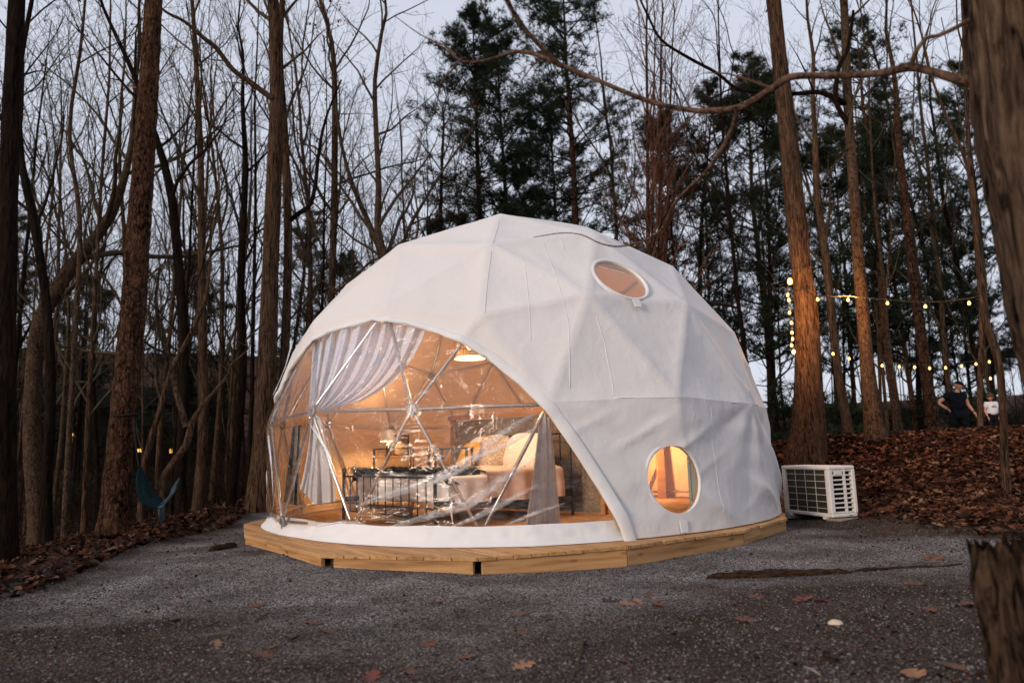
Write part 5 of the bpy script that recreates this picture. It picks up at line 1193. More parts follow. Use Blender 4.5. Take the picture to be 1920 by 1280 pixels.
for i in range(1500):   # brush
    Y = rw.uniform(17, 45); px = rw.uniform(-150, 2050); x = atx(px, Y)
    if px > 1380 and Y < 23: continue
    if math.hypot(x, Y - 10.3) < 5.5: continue
    z = H(x, Y); Ls = []
    for k in range(rw.randrange(2, 6)):
        p = Vector((x, Y, z)); d = Vector((rw.gauss(0, .35), rw.gauss(0, .35), 1)).normalized(); L = rw.uniform(.6, 2.6); pts = [p.copy()]; r0 = rw.uniform(.008, .018)
        for s in range(4): d = (d + Vector((rw.gauss(0, .2), rw.gauss(0, .2), 0))).normalized(); p = p + d * L / 4; pts.append(p.copy())
        Ls.append((pts, [r0, r0 * .8, r0 * .6, r0 * .5, r0 * .3], 1))
        for _ in range(3):
            q = pts[rw.randrange(1, 4)]; e = q + Vector((rw.gauss(0, .35), rw.gauss(0, .35), rw.uniform(.1, .6))); Ls.append(([q, q.lerp(e, .5) + Vector((0, 0, .05)), e], [r0 * .5, r0 * .4, r0 * .25], 2))
    V, F = tubes(Ls, (3, 3, 3)); VV.append(V); FF.append(F + off); off += len(V)
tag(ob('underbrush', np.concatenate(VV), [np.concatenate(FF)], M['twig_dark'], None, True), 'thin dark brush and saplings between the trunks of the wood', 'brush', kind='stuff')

# ------------------------------------------------------------------ extra limbs, foreground tree, stump
def limb(T, line, Y0, Y1, mat, cf=None, seed=0, twm='twig', t0=.1, sides=8, name='limb'):
    Q, Rr, o0 = T_info[T.name]; n = len(line); pts = []; rad = []
    for i, (px, py, w_) in enumerate(line):
        Y = Y0 + (Y1 - Y0) * i / (n - 1); p = at(px, py, Y); pts.append(p - o0); rad.append((.66 if Y < 6 else .82) * w_ / 2 / F_PX * (p - Vector((0, 0, HC))).dot(fw))
    S = []; Sr = []
    for i in range(n - 1):
        p0, p1, p2, p3 = pts[max(i - 1, 0)], pts[i], pts[i + 1], pts[min(i + 2, n - 1)]
        for k in range(4): t = k / 4; S.append(.5 * ((2 * p1) + (p2 - p0) * t + (2 * p0 - 5 * p1 + 4 * p2 - p3) * t * t + (3 * p1 - p0 - 3 * p2 + p3) * t ** 3)); Sr.append((rad[i] * (1 - t) + rad[i + 1] * t) * (1 + .12 * nz(i * 3 + k, seed, 2)))
    S.append(pts[-1]); Sr.append(rad[-1]); V, F = tubes([(S, Sr, 0)], (sides,)); L = ob(name, V, [F], M[mat], T, True)
    if cf:
        brs = bare_branches(seed, S, Sr, cf, t0)
        if brs: V, F = tubes(brs, SID); tag(ob('twigs', V, [F], M[twm], L, True), kind='stuff')
small = cfg(t0=(.1, .15, .15, .15, .1), dens=(3.0, 3.0, 3.5, 3, 3), len=(.16, .5, .45, .42, .4), seg=(.3, .15, .1, .1, .1), max=2, rmin=.004)
tall = [o for o in bpy.data.objects if o.get('label', '').startswith('tall grey brown oak')][0]
limb(tall, [(512, 186, 15), (470, 155, 13), (437, 131, 12), (405, 90, 11), (380, 70, 10), (345, 40, 8), (305, 18, 6), (270, -30, 5)], 13.5, 12.4, 'bark_oak', cfg(max=3, dens=(2.2, 2, 2.5, 3, 3), len=(.3, .45, .42, .4, .4)), 51)
slim = [o for o in bpy.data.objects if o.get('label', '').startswith('slimmer stem pressed')][0]
limb(slim, [(538, 418, 12), (560, 400, 11), (582, 383, 10), (592, 340, 9), (596, 300, 8), (604, 250, 7), (617, 205, 5), (640, 150, 4)], 14, 13.6, 'bark_dark', cfg(max=3, dens=(2.2, 2, 2.5, 3, 3), len=(.3, .45, .42, .4, .4)), 52, 'twig_dark')
limb(oak2, [(1592, 198, 13), (1540, 174, 11), (1490, 176, 10), (1440, 172, 9), (1385, 168, 8), (1345, 138, 7), (1290, 108, 7), (1240, 75, 6), (1215, 30, 5), (1196, -10, 4)], 13.6, 12.2, 'bark_dark', cfg(max=3, dens=(2.0, 2, 2.5, 3, 3), len=(.28, .45, .42, .4, .4)), 53, 'twig_dark')
limb(oak2, [(1588, 230, 12), (1568, 190, 11), (1572, 130, 10), (1590, 90, 8), (1600, 20, 6)], 13.5, 13, 'bark_dark', None, 54)
near = traced('bare_tree', 2.8, [(2140, 990, 220), (2095, 880, 210), (2050, 760, 205), (1998, 560, 200), (1966, 400, 195), (1937, 250, 194), (1915, 60, 190), (1908, -60, 185)], 'huge rough trunk in the foreground cut by the right edge of the photo', 'bark_near', None, 61, sides=120, dense=9, plates=2, extra_top=3)
tw = cfg(t0=(.1, .15, .15, .15, .1), dens=(1.6, 3, 3, 3, 3), len=(.17, .5, .45, .42, .4), seg=(.1, .06, .05, .05, .05), max=3, rmin=.0012, wob=(.03, .2, .2, .2, .2))
limb(near, [(1990, 200, 90), (1905, 176, 62), (1850, 159, 38), (1790, 147, 27), (1745, 134, 22), (1706, 126, 25), (1660, 136, 21), (1600, 141, 19), (1540, 142, 18), (1482, 145, 20), (1445, 168, 20), (1410, 190, 21), (1382, 203, 20), (1330, 208, 17), (1290, 206, 15), (1230, 194, 14), (1170, 172, 13), (1110, 146, 12), (1052, 122, 13), (1010, 104, 11), (968, 97, 10), (930, 108, 8), (895, 116, 7), (862, 113, 6), (842, 92, 5), (826, 76, 3)], 2.8, 3.9, 'branch_near', tw, 62, 'twig_red', .25, 12)
limb(near, [(1052, 124, 13), (1018, 92, 13), (985, 55, 12), (962, 22, 13), (944, -8, 14), (900, -40, 12)], 3.55, 3.3, 'branch_near', None, 63, sides=10)
limb(near, [(1382, 203, 17), (1374, 240, 14), (1352, 282, 13), (1322, 325, 11), (1292, 352, 9), (1262, 385, 8), (1242, 428, 7), (1205, 452, 6), (1160, 462, 5), (1125, 456, 4), (1090, 440, 3), (1052, 437, 3), (1000, 445, 2)], 3.2, 4.2, 'branch_near', tw, 64, 'twig_red', .1, 9)
limb(near, [(1866, 0, 18), (1810, 42, 13), (1762, 66, 11), (1738, 72, 11), (1718, 96, 13), (1708, 124, 16)], 2.8, 2.95, 'branch_near', None, 65, sides=9)
limb(near, [(862, 113, 5), (845, 135, 5), (826, 158, 4), (818, 200, 3), (800, 240, 2.5), (760, 300, 2)], 3.9, 4.1, 'branch_near', tw, 66, 'twig_red', .2, 7)
limb(near, [(862, 113, 4), (842, 98, 4), (815, 80, 3), (780, 60, 3), (740, 30, 2)], 3.9, 4.0, 'branch_near', tw, 67, 'twig_red', .2, 7)
sp = at(1930, 1024, 2.35); gz = H(sp.x, sp.y); hh = sp.z - gz; rs = 78 / F_PX * (sp - Vector((0, 0, HC))).dot(fw)
st = empty('tree_stump', (sp.x, sp.y, gz), 0, 'old mossy tree stump at the bottom right corner of the photo', 'stump')
def stf(u, v):
    a = 2 * math.pi * u; z = -.05 + v * (hh + .05); r = rs * (1.0 + .55 * max(0, .35 - v) ** 1.3 * 2 + .06 * math.sin(a * 3 + 1)); q = nz(math.cos(a) * 2, math.sin(a) * 2, z * 3) * .16 + abs(nz(math.cos(a) * 9, math.sin(a) * 9, z * 3.5)) * .38 + nz(math.cos(a) * 22, math.sin(a) * 22, z * 12) * .05
    z += max(0, v - .8) * 5 * (.06 * nz(math.cos(a) * 5, math.sin(a) * 5, 3) + .05 * nz(math.cos(a) * 14, math.sin(a) * 14)); return (math.cos(a) * r * (1 + q), math.sin(a) * r * (1 + q), z)
V, Fq = grid(stf, 150, 90)
M['stump'] = bark('stump', (0.005, 0.004, 0.003), (0.21, 0.125, 0.08), (26, 26, 7), bump=1.0, dist=.03)
ob('stump_bark', V, [Fq], M['stump'], st, True)
def stt(u, v):
    a = 2 * math.pi * u; p = stf(u, 1.0); k = 1 - v; dz = -.05 * math.sin(min(1, v * 2.5) * 1.57) + .03 * nz(math.cos(a) * k * 6, math.sin(a) * k * 6, 5) * min(1, v * 4); return (p[0] * k, p[1] * k, p[2] + dz)
V, Fq = grid(stt, 90, 14); ob('stump_top', V, [Fq], M['bark_dark'], st, True)

# ------------------------------------------------------------------ air conditioner
A_ = hit(1562, 979); e2 = Vector((.953, .30, 0)); DA = math.hypot(A_.x, A_.y); hb = 92 / F_PX * A_.y; k_ = DA / 9.3
ac = empty('air_conditioner', A_, math.atan2(.30, .953), 'white outdoor air conditioner unit with dark grille right of the dome', 'air conditioner')
W_, D_ = .36 * k_, .84 * k_; z0 = .055
mb = MB(); t = .045
mb.box((W_ / 2, D_ / 2, z0 + hb - .02), (W_ + .01, D_ + .01, .045), bev=.012); mb.box((W_ / 2, D_ / 2, z0 + .02), (W_, D_, .045), bev=.01)
mb.box((.03, .035, z0 + hb / 2), (.06, .07, hb - .08), bev=.008); mb.box((.02, D_ - .03, z0 + hb / 2), (.045, .06, hb - .08), bev=.008); mb.box((W_ - .02, .02, z0 + hb / 2), (.05, .05, hb - .08), bev=.008); mb.box((W_ - .03, D_ / 2, z0 + hb / 2), (.04, D_ - .05, hb - .08))
mb.ob('casing', M['white_plastic'], ac)
MB().box((.045, D_ / 2, z0 + hb / 2), (.02, D_ - .1, hb - .07)).ob('coil_fins', M['dark_fin'], ac)
MB().box((W_ / 2, .05, z0 + hb / 2), (W_ - .06, .02, hb - .07)).ob('inner_panel', M['black_void'], ac)
wv_ = MB().box((0, 0, 0), (.004, .006, hb - .07)).me('grille_wire', M['white_plastic']); wh_ = MB().box((0, 0, 0), (.004, D_ - .1, .005)).me('grille_wire', M['white_plastic'])
for k in range(5): link('grille_wire', wv_, ac, (.018, .09 + (D_ - .15) * k / 4, z0 + hb / 2))
for k in range(6): link('grille_wire', wh_, ac, (.013, D_ / 2 + .0, z0 + .06 + (hb - .12) * (k + .5) / 6))
lv = MB().box((0, 0, 0), (W_ - .09, .03, .017), bev=.004).me('louver', M['white_plastic'])
for k in range(10): link('louver', lv, ac, (W_ / 2 + .0, .018, z0 + .055 + (hb - .11) * k / 9))
MB().box((W_ * .60, .014, z0 + hb / 2), (.022, .03, hb - .07)).ob('louver_post', M['white_plastic'], ac)
MB().box((W_ * .36, .008, z0 + hb - .075), (.09 * k_ * 1.1, .03, .05)).ob('name_plate', M['white_plastic'], ac)
for sy in (.12, D_ - .12): MB().box((W_ / 2, sy, .045), (W_ + .04, .05, .03)).ob('foot', M['white_plastic'], ac)
cb = empty('concrete_block', A_ + Vector((.22, .02, 0)), math.atan2(.30, .953), 'low concrete block under the near end of the air conditioner', 'block'); MB().box((.05, .06, .015), (.50, .26, .055), bev=.006).ob('slab', M['concrete'], cb)
cb2 = empty('concrete_block', A_ + Vector((-.22, .78 * k_, 0)), .3, 'low concrete block under the far end of the air conditioner', 'block'); MB().box((.15, .0, .015), (.50, .2, .055), bev=.006).ob('slab', M['concrete'], cb2)
ge = hit(1487, 945); gd = at(1443, 899, 9.6)
for i, (dz_, lab) in enumerate(((0, 'upper white pipe running from the dome wall to the air conditioner'), (-.06, 'lower white pipe running from the dome wall to the air conditioner'))):
    pts = [at(1440, 897 + i * 3, 9.6), at(1452, 908 + i * 8, 9.7), at(1468, 922 + i * 10, 9.9), at(1490, 934 + i * 8, 10.1)]
    o = MB().tube(pts, .020, 8).ob('pipe', M['hose'], None, True); tag(o, lab, 'pipe')
hp = []
for (px, py) in [(1237, 1045), (1262, 1041), (1300, 1036), (1340, 1026), (1375, 1013), (1405, 999), (1432, 990), (1450, 985), (1462, 978)]:
    p = hit(px, py); p.z += .022; hp.append(p)
o = MB().tube(hp, .013, 8).ob('hose', M['hose'], None, True); tag(o, 'grey white hose lying along the right foot of the deck', 'hose')

# ------------------------------------------------------------------ lights on a string
bulb_me = MB().lathe([(0, -.038), (.018, -.032), (.027, -.013), (.025, .006), (.015, .026), (.011, .032), (0, .032)], 10).me('bulb', M['bulb'], True)
sock_me = MB().lathe([(.014, .03), (.018, .034), (.018, .075), (0, .078)], 8).me('socket', M['black_iron'], True)
def strand(label, pts, bulbs, sag=0.0, big=1.0):
    P = [at(*p) for p in pts]; T = empty('string_lights', P[0], 0, label, 'string lights', 'warm string lights in the trees'); mb = MB(); W = []
    for a, b in zip(P[:-1], P[1:]):
        for k in range(5): t = k / 5; W.append(a.lerp(b, t) - P[0] + Vector((0, 0, -sag * 4 * t * (1 - t) + .075)))
    W.append(P[-1] - P[0] + Vector((0, 0, .075))); mb.tube(W, .006, 5); mb.ob('wire', M['black_iron'], T, True)
    for b in bulbs:
        q = at(*b[:3]) - P[0]; s = b[3] if len(b) > 3 else 1.0; o = link('bulb', bulb_me, T, q); o.scale = (s * .85, s * .85, s * .85); link('socket', sock_me, T, q)
    return T
U = [(1500, 545, 12.6), (1533, 561, 12.8), (1590, 562, 13.0), (1664, 568, 12.6), (1735, 574, 12.0), (1817, 568, 11), (1850, 556, 10.2)]
strand('upper string of warm bulbs sagging from the thick oak to the right', U, [(x, y, z) for x, y, z in U[1:-1]], .02)
Lw = [(1492, 655, 12.6), (1562, 663, 13.6), (1592, 672, 13.9), (1654, 685, 14.4), (1686, 687, 14.6), (1715, 688, 14.8), (1743, 690, 15), (1773, 689, 15.1), (1803, 686, 15.2), (1830, 682, 15.3), (1855, 678, 15.3), (1857, 709, 15.3)]
strand('lower string of warm bulbs running above the two people', Lw, Lw[1:], .015)
Vs = [(1481, 527, 12.55), (1477, 553, 12.6), (1479, 562, 12.6), (1480, 586, 12.6), (1484, 605, 12.6), (1485, 623, 12.6), (1486, 635, 12.6), (1484, 647, 12.6), (1488, 659, 12.6)]
vs = strand('vertical string of warm bulbs climbing the left side of the thick oak', Vs, [(x, y, z, 1.9 if y in (527,) else (1.35 if y == 659 else 1.0)) for x, y, z in Vs])
q = T_info[oakR.name]; ring = []
for yy in (505, 545):
    c = at(1502, yy, 13.0); ring.append([c + Vector((.205 * math.cos(a), .205 * math.sin(a), 0)) - at(*Vs[0]) for a in np.linspace(0, 6.283, 25)])
for r_ in ring: MB().tube(r_, .009, 5).ob('loop', M['black_iron'], vs, True)
for (x, y, z, p_) in ((1484, 527, 12.3, 70), (1486, 570, 12.35, 30), (1490, 640, 12.35, 40)): point(at(x, y, z) - at(*Vs[0]), p_, (1, .45, .13), .04, vs)
o = point(at(1597, 553, 12.85) - at(*U[0]), 90, (1, .45, .13), .04, [k for k in bpy.data.objects if k.name.startswith('string_lights')][0])
for (x, y, z) in ((1715, 688, 14.5), (1857, 709, 15.0), (1562, 663, 13.3)): point(at(x, y, z) - at(*Lw[0]), 2, (1, .45, .13), .04, [k for k in bpy.data.objects if k.get('label', '').startswith('lower string')][0])

# ------------------------------------------------------------------ people on the mound
def skin(name, verts, edges, rad, mat, parent, sub=2, root=0, squash=None):
    me = bpy.data.meshes.new(name + '_tmp'); me.from_pydata(verts, edges, []); o = bpy.data.objects.new(name + '_tmp', me); COL.objects.link(o)
    m_ = o.modifiers.new('s', 'SKIN'); s_ = o.modifiers.new('u', 'SUBSURF'); s_.levels = sub; s_.render_levels = sub
    for i, r in enumerate(rad): me.skin_vertices[0].data[i].radius = (r, r) if not isinstance(r, tuple) else r
    for i in range(len(verts)): me.skin_vertices[0].data[i].use_root = (i == root)
    bpy.context.view_layer.update(); dg = bpy.context.evaluated_depsgraph_get(); me2 = bpy.data.meshes.new_from_object(o.evaluated_get(dg)); bpy.data.objects.remove(o); bpy.data.meshes.remove(me)
    me2.materials.clear(); me2.materials.append(mat); me2.polygons.foreach_set('use_smooth', np.ones(len(me2.polygons), bool)); me2.name = name
    return link(name, me2, parent)
def head(parent, c, s, look, tilt, hat=None, hairm=None):
    """face with brow, nose, mouth, ears; look = yaw of the face (0 looks at -y), s = head height"""
    Mx = Matrix.Translation(c) @ Matrix.Rotation(look, 4, 'Z') @ Matrix.Rotation(tilt, 4, 'X')
    def fn(u, v):
        a = 2 * math.pi * u; ph = math.pi * (v - .5); x = math.cos(ph) * math.cos(a) * .37; y = math.cos(ph) * math.sin(a) * .46; z = math.sin(ph) * .5
        if z < -.1: k = 1 - (-.1 - z) * .75; x *= k; y = y * k - .03
        if y < -.2:
            y -= .09 * math.exp(-((x / .055) ** 2) - ((z + .06) / .09) ** 2); y += .045 * (math.exp(-(((x - .14) / .07) ** 2) - ((z - .03) / .05) ** 2) + math.exp(-(((x + .14) / .07) ** 2) - ((z - .03) / .05) ** 2))
            y -= .025 * math.exp(-((x / .12) ** 2) - ((z + .24) / .03) ** 2)
        return tuple(Mx @ Vector((x * s, y * s, z * s)))
    V, Fq = grid(fn, 36, 26); ob('head', V, [Fq], M['skin'], parent, True)
    for sx in (-1, 1): mb = MB(); mb.tube([Mx @ Vector((sx * .36 * s, .02 * s, -.10 * s)), Mx @ Vector((sx * .41 * s, .04 * s, 0)), Mx @ Vector((sx * .37 * s, .03 * s, .09 * s))], [.03 * s, .055 * s, .03 * s], 6); mb.ob('ear', M['skin'], parent, True)
    e = MB()
    for sx in (-1, 1): e.lathe([(0, .018 * s), (.022 * s, 0), (0, -.018 * s)], 8, tuple(Mx @ Vector((sx * .14 * s, -.385 * s, .03 * s))))
    e.ob('eyes', M['cloth_black'], parent, True)
    return Mx
def hand(parent, c, d, s=1.0, sx=1):
    d = d.normalized(); u = d.orthogonal().normalized(); v = d.cross(u); vs_ = [c, c + d * .05 * s, c + d * .09 * s]; ed = [(0, 1), (1, 2)]; rad = [.026 * s, .036 * s, .030 * s]
    for k in range(4):
        o_ = u * (k - 1.5) * .021 * s; L = (.06, .075, .08, .065)[k] * s; i = len(vs_); vs_ += [c + d * .10 * s + o_, c + d * (.10 * s + L * .55) + o_ + v * .01 * s, c + d * (.10 * s + L) + o_ * .95 + v * .03 * s]; ed += [(2, i), (i, i + 1), (i + 1, i + 2)]; rad += [.010 * s, .009 * s, .007 * s]
    i = len(vs_); vs_ += [c + d * .03 * s + u * -.04 * s, c + d * .075 * s + u * -.062 * s, c + d * .105 * s + u * -.06 * s]; ed += [(1, i), (i, i + 1), (i + 1, i + 2)]; rad += [.013 * s, .011 * s, .008 * s]
    skin('hand', vs_, ed, rad, M['skin'], parent, 1, 1)
# man in black, left hand side arm bent with hand at hip, head bowed to the right
mp = at(1798, 800, 19.0); gz = H(mp.x, 19.0); hm_ = (at(1802, 714, 19).z - gz) / 1.80
man = empty('person', (mp.x, 19.0, gz), 0, 'person in black cap, black shirt and shorts, elbow out with hand on hip', 'person')
man.scale = (hm_, hm_, hm_)
J = dict(pel=(0, 0, .98), bel=(0, .0, 1.12), che=(.02, .0, 1.32), nek=(.04, -.01, 1.50), hd=(.07, -.04, 1.60), sl=(-.17, .0, 1.44), el=(-.44, .06, 1.24), wl=(-.25, -.02, 1.06), sr=(.22, .0, 1.43), er=(.30, -.02, 1.17), wr=(.33, -.16, .98), hl=(-.10, 0, .94), kl=(-.16, -.02, .52), al=(-.17, .03, .09), tl=(-.2, -.14, .04), hr=(.10, 0, .94), kr=(.16, -.04, .52), ar=(.18, .02, .09), tr=(.22, -.15, .04))
K = list(J); E = [('pel', 'bel'), ('bel', 'che'), ('che', 'nek'), ('nek', 'hd'), ('che', 'sl'), ('sl', 'el'), ('el', 'wl'), ('che', 'sr'), ('sr', 'er'), ('er', 'wr'), ('pel', 'hl'), ('hl', 'kl'), ('kl', 'al'), ('al', 'tl'), ('pel', 'hr'), ('hr', 'kr'), ('kr', 'ar'), ('ar', 'tr')]
Rd = dict(pel=.13, bel=.125, che=.14, nek=.06, hd=.06, sl=.07, el=.045, wl=.032, sr=.07, er=.045, wr=.032, hl=.10, kl=.062, al=.042, tl=.035, hr=.10, kr=.062, ar=.042, tr=.035)
skin('body', [J[k] for k in K], [(K.index(a), K.index(b)) for a, b in E], [Rd[k] for k in K], M['skin'], man, 2, 0)
def seg(a, b, t): a, b = Vector(J[a]), Vector(J[b]); return tuple(a.lerp(b, t))
tv = [J['pel'], J['bel'], J['che'], (.04, -.005, 1.46), J['sl'], seg('sl', 'el', .55), J['sr'], seg('sr', 'er', .55)]
skin('shirt', tv, [(0, 1), (1, 2), (2, 3), (2, 4), (4, 5), (2, 6), (6, 7)], [.185, .18, .185, .09, .10, .085, .10, .085], M['cloth_black'], man, 2, 0)
tv = [(0, 0, .99), J['hl'], seg('hl', 'kl', .5), seg('hl', 'kl', .95), J['hr'], seg('hr', 'kr', .5), seg('hr', 'kr', .95)]
skin('shorts', tv, [(0, 1), (1, 2), (2, 3), (0, 4), (4, 5), (5, 6)], [.17, .135, .125, .12, .135, .125, .12], M['cloth_black'], man, 2, 0)
Mx = head(man, Vector((.09, -.05, 1.675)), .24, math.radians(55), math.radians(20))
cp = MB(); V, Fq = grid(lambda u, v: tuple(Mx @ Vector((math.cos(6.283 * u) * .098 * math.cos(v * 1.57), (math.sin(6.283 * u) * .12 * math.cos(v * 1.57)), .03 + .095 * math.sin(v * 1.57)))), 24, 8); ob('cap', V, [Fq], M['cloth_black'], man, True)
cp.add([Mx @ Vector(p) for p in ((-.08, -.08, .035), (.08, -.08, .035), (.06, -.19, .02), (-.06, -.19, .02), (-.08, -.08, .045), (.08, -.08, .045), (.06, -.19, .03), (-.06, -.19, .03))], [(3, 2, 1, 0), (4, 5, 6, 7), (0, 1, 5, 4), (1, 2, 6, 5), (2, 3, 7, 6), (3, 0, 4, 7)]).ob('cap_brim', M['cloth_black'], man)
hand(man, Vector(J['wl']), Vector((.12, -.04, -.12)), 1.0); hand(man, Vector(J['wr']), Vector((.04, -.1, -.15)), 1.0)
for s_ in ('l', 'r'):
    a = Vector(J['a' + s_]); t_ = Vector(J['t' + s_]); skin('shoe', [tuple(a + Vector((0, .04, -.03))), tuple(a + Vector((0, -.02, -.02))), tuple(t_)], [(0, 1), (1, 2)], [.05, .055, .045], M['cloth_black'], man, 1, 1)
# child in white shirt
cpos = at(1862, 790, 17.6); gz = H(cpos.x, 17.6); hc_ = (at(1850, 736, 17.6).z - gz) / 1.22
ch = empty('person', (cpos.x, 17.6, gz), 0, 'child with brown hair in a loose white shirt with grey print and black trousers', 'person'); ch.scale = (hc_, hc_, hc_)
J = dict(pel=(0, 0, .62), bel=(0, 0, .72), che=(0, 0, .86), nek=(-.01, -.01, .97), hd=(-.02, -.03, 1.03), sl=(-.12, 0, .92), el=(-.17, .02, .74), wl=(-.15, -.05, .58), sr=(.12, 0, .92), er=(.17, .02, .74), wr=(.12, -.08, .60), hl=(-.06, 0, .58), kl=(-.07, -.01, .33), al=(-.07, .02, .06), tl=(-.08, -.09, .03), hr=(.06, 0, .58), kr=(.07, -.01, .33), ar=(.07, .02, .06), tr=(.08, -.09, .03))
Rd = {k: v * .66 for k, v in Rd.items()}
skin('body', [J[k] for k in K], [(K.index(a), K.index(b)) for a, b in E], [Rd[k] for k in K], M['skin'], ch, 2, 0)
tv = [(0, 0, .60), J['bel'], J['che'], (-.005, -.005, .95), J['sl'], seg('sl', 'el', .65), J['sr'], seg('sr', 'er', .65)]
skin('shirt', tv, [(0, 1), (1, 2), (2, 3), (2, 4), (4, 5), (2, 6), (6, 7)], [.155, .145, .125, .06, .08, .075, .08, .075], M['tee_white'], ch, 2, 0)
mb = MB()
for r_, (n_, y_) in enumerate(((5, .865), (7, .825))):
    for k in range(n_): mb.box(((k - n_ / 2 + .5) * .020, -.128, y_), (.013, .004, .022), rz=0)
mb.ob('shirt_print', M['grey_paint'], ch)
skin('trousers', [(0, 0, .60), J['hl'], J['kl'], (-.07, .01, .10), J['hr'], J['kr'], (.07, .01, .10)], [(0, 1), (1, 2), (2, 3), (0, 4), (4, 5), (5, 6)], [.11, .085, .06, .05, .085, .06, .05], M['cloth_black'], ch, 2, 0)
Mx = head(ch, Vector((-.02, -.035, 1.10)), .20, math.radians(-35), math.radians(12))
V, Fq = grid(lambda u, v: tuple(Mx @ Vector((math.cos(6.283 * u) * .088 * math.cos(v * 1.57 * .98) * (1 + .06 * nz(u * 9, v * 4)), math.sin(6.283 * u) * .108 * math.cos(v * 1.57 * .98) + .012, .0 + .11 * math.sin(v * 1.57) - (.13 if v < .15 else .0) * (1 if math.sin(6.283 * u) > -.45 else 0)))), 36, 12); ob('hair', V, [Fq], M['hair_brown'], ch, True)
hand(ch, Vector(J['wl']), Vector((.02, -.03, -.1)), .66); hand(ch, Vector(J['wr']), Vector((-.02, -.05, -.1)), .66)
for s_ in ('l', 'r'):
    a = Vector(J['a' + s_]); t_ = Vector(J['t' + s_]); skin('shoe', [tuple(a + Vector((0, .02, -.02))), tuple(a + Vector((0, -.02, -.015))), tuple(t_)], [(0, 1), (1, 2)], [.034, .036, .03], M['cloth_black'], ch, 1, 1)

# ------------------------------------------------------------------ hammock, far cabin
ham = empty('hammock', at(262, 880, 9.6), 0, 'teal and navy hammock slung from the leaning pine', 'hammock'); ho = ham.location
c = at(233, 777, 9.9); MB().tube([c + Vector((0.160 * math.cos(a), .160 * math.sin(a), .02 * math.sin(a))) - ho for a in np.linspace(0, 6.283, 25)], .018, 6).ob('strap', M['rope'], ham, True)
MB().tube([at(250, 782, 9.75) - ho, at(253, 820, 9.65) - ho, at(258, 860, 9.6) - ho, at(262, 884, 9.6) - ho], .010, 6).ob('cord', M['rope'], ham, True)
def hamf(line, w0, name, mat, n=12):
    P = [at(x, y, Y) - ho for x, y, Y, *_ in line]; R2 = [p[3] for p in line]; V = []; F = []; m_ = 14; S = []; Sr = []
    for i in range(len(P) - 1):
        for k in range(5): t = k / 5; S.append(P[i].lerp(P[i + 1], t)); Sr.append(R2[i] * (1 - t) + R2[i + 1] * t)
    S.append(P[-1]); Sr.append(R2[-1])
    for i, p in enumerate(S):
        for j in range(m_):
            a = 2 * math.pi * j / m_; r = Sr[i] * (1 + .22 * math.sin(a * 4 + i * .3) + .1 * nz(i * .6, j)); V.append(p + Vector((math.cos(a) * r * .7, math.sin(a) * r * 1.2, math.sin(a * 1 + .6) * r * .9)))
    for i in range(len(S) - 1):
        for j in range(m_): F.append((i * m_ + j, i * m_ + (j + 1) % m_, (i + 1) * m_ + (j + 1) % m_, (i + 1) * m_ + j))
    ob(name, V, F, M[mat], ham, True)
hamf([(261, 876, 9.6, .02), (262, 893, 9.6, .06), (268, 915, 9.6, .08), (280, 935, 9.6, .07), (297, 946, 9.6, .06)], 0, 'cloth', 'navy')
hamf([(297, 946, 9.6, .06), (312, 940, 9.6, .075), (324, 922, 9.65, .06), (330, 905, 9.7, .04), (334, 898, 9.75, .02)], 0, 'cloth', 'teal')
hamf([(302, 944, 9.58, .045), (303, 958, 9.58, .05), (305, 975, 9.58, .03)], 0, 'tail', 'teal')
cbp = at(120, 840, 40); gz = H(cbp.x, 40)
cab = empty('cabin', (cbp.x - 1, 40, gz), 0, 'dark cabin with small lit windows far through the trees on the left', 'cabin')
M['cabin_wall'] = simple('cabin_wall', (0.007, 0.0056, 0.0049), .9, spec=.02)
wz0, wz1 = at(0, 900, 40).z - gz - 1.5, at(0, 770, 40).z - gz
MB().box((2.2, 2.5, (wz1) / 2), (11.5, 5, abs(wz1))).ob('wall', M['cabin_wall'], cab)
MB().add([(-4, -.4, wz1), (8.4, -.4, wz1), (8.4, 5.4, wz1), (-4, 5.4, wz1), (-3.6, 2.5, wz1 + 1.3), (8, 2.5, wz1 + 1.3)], [(0, 1, 5, 4), (2, 3, 4, 5), (1, 2, 5), (3, 0, 4), (3, 2, 1, 0)]).ob('roof', M['cabin_wall'], cab)
for (px, py, w_, h_) in ((65, 820, .30, .62), (132, 820, .30, .62), (146, 795, .1, .28), (262, 844, .26, .16), (322, 845, .2, .2)):
    p = at(px, py, 39.95) - cab.location; wf = MB().box((p.x, -.03, p.z), (w_ + .1, .06, h_ + .1)).ob('window', M['cabin_wall'], cab); MB().box((p.x, -.075, p.z), (w_, .02, h_)).ob('pane', M['lit_window'], wf)
    MB().box((p.x, -.09, p.z), (.03, .02, h_)).ob('glazing_bar', M['cabin_wall'], wf)

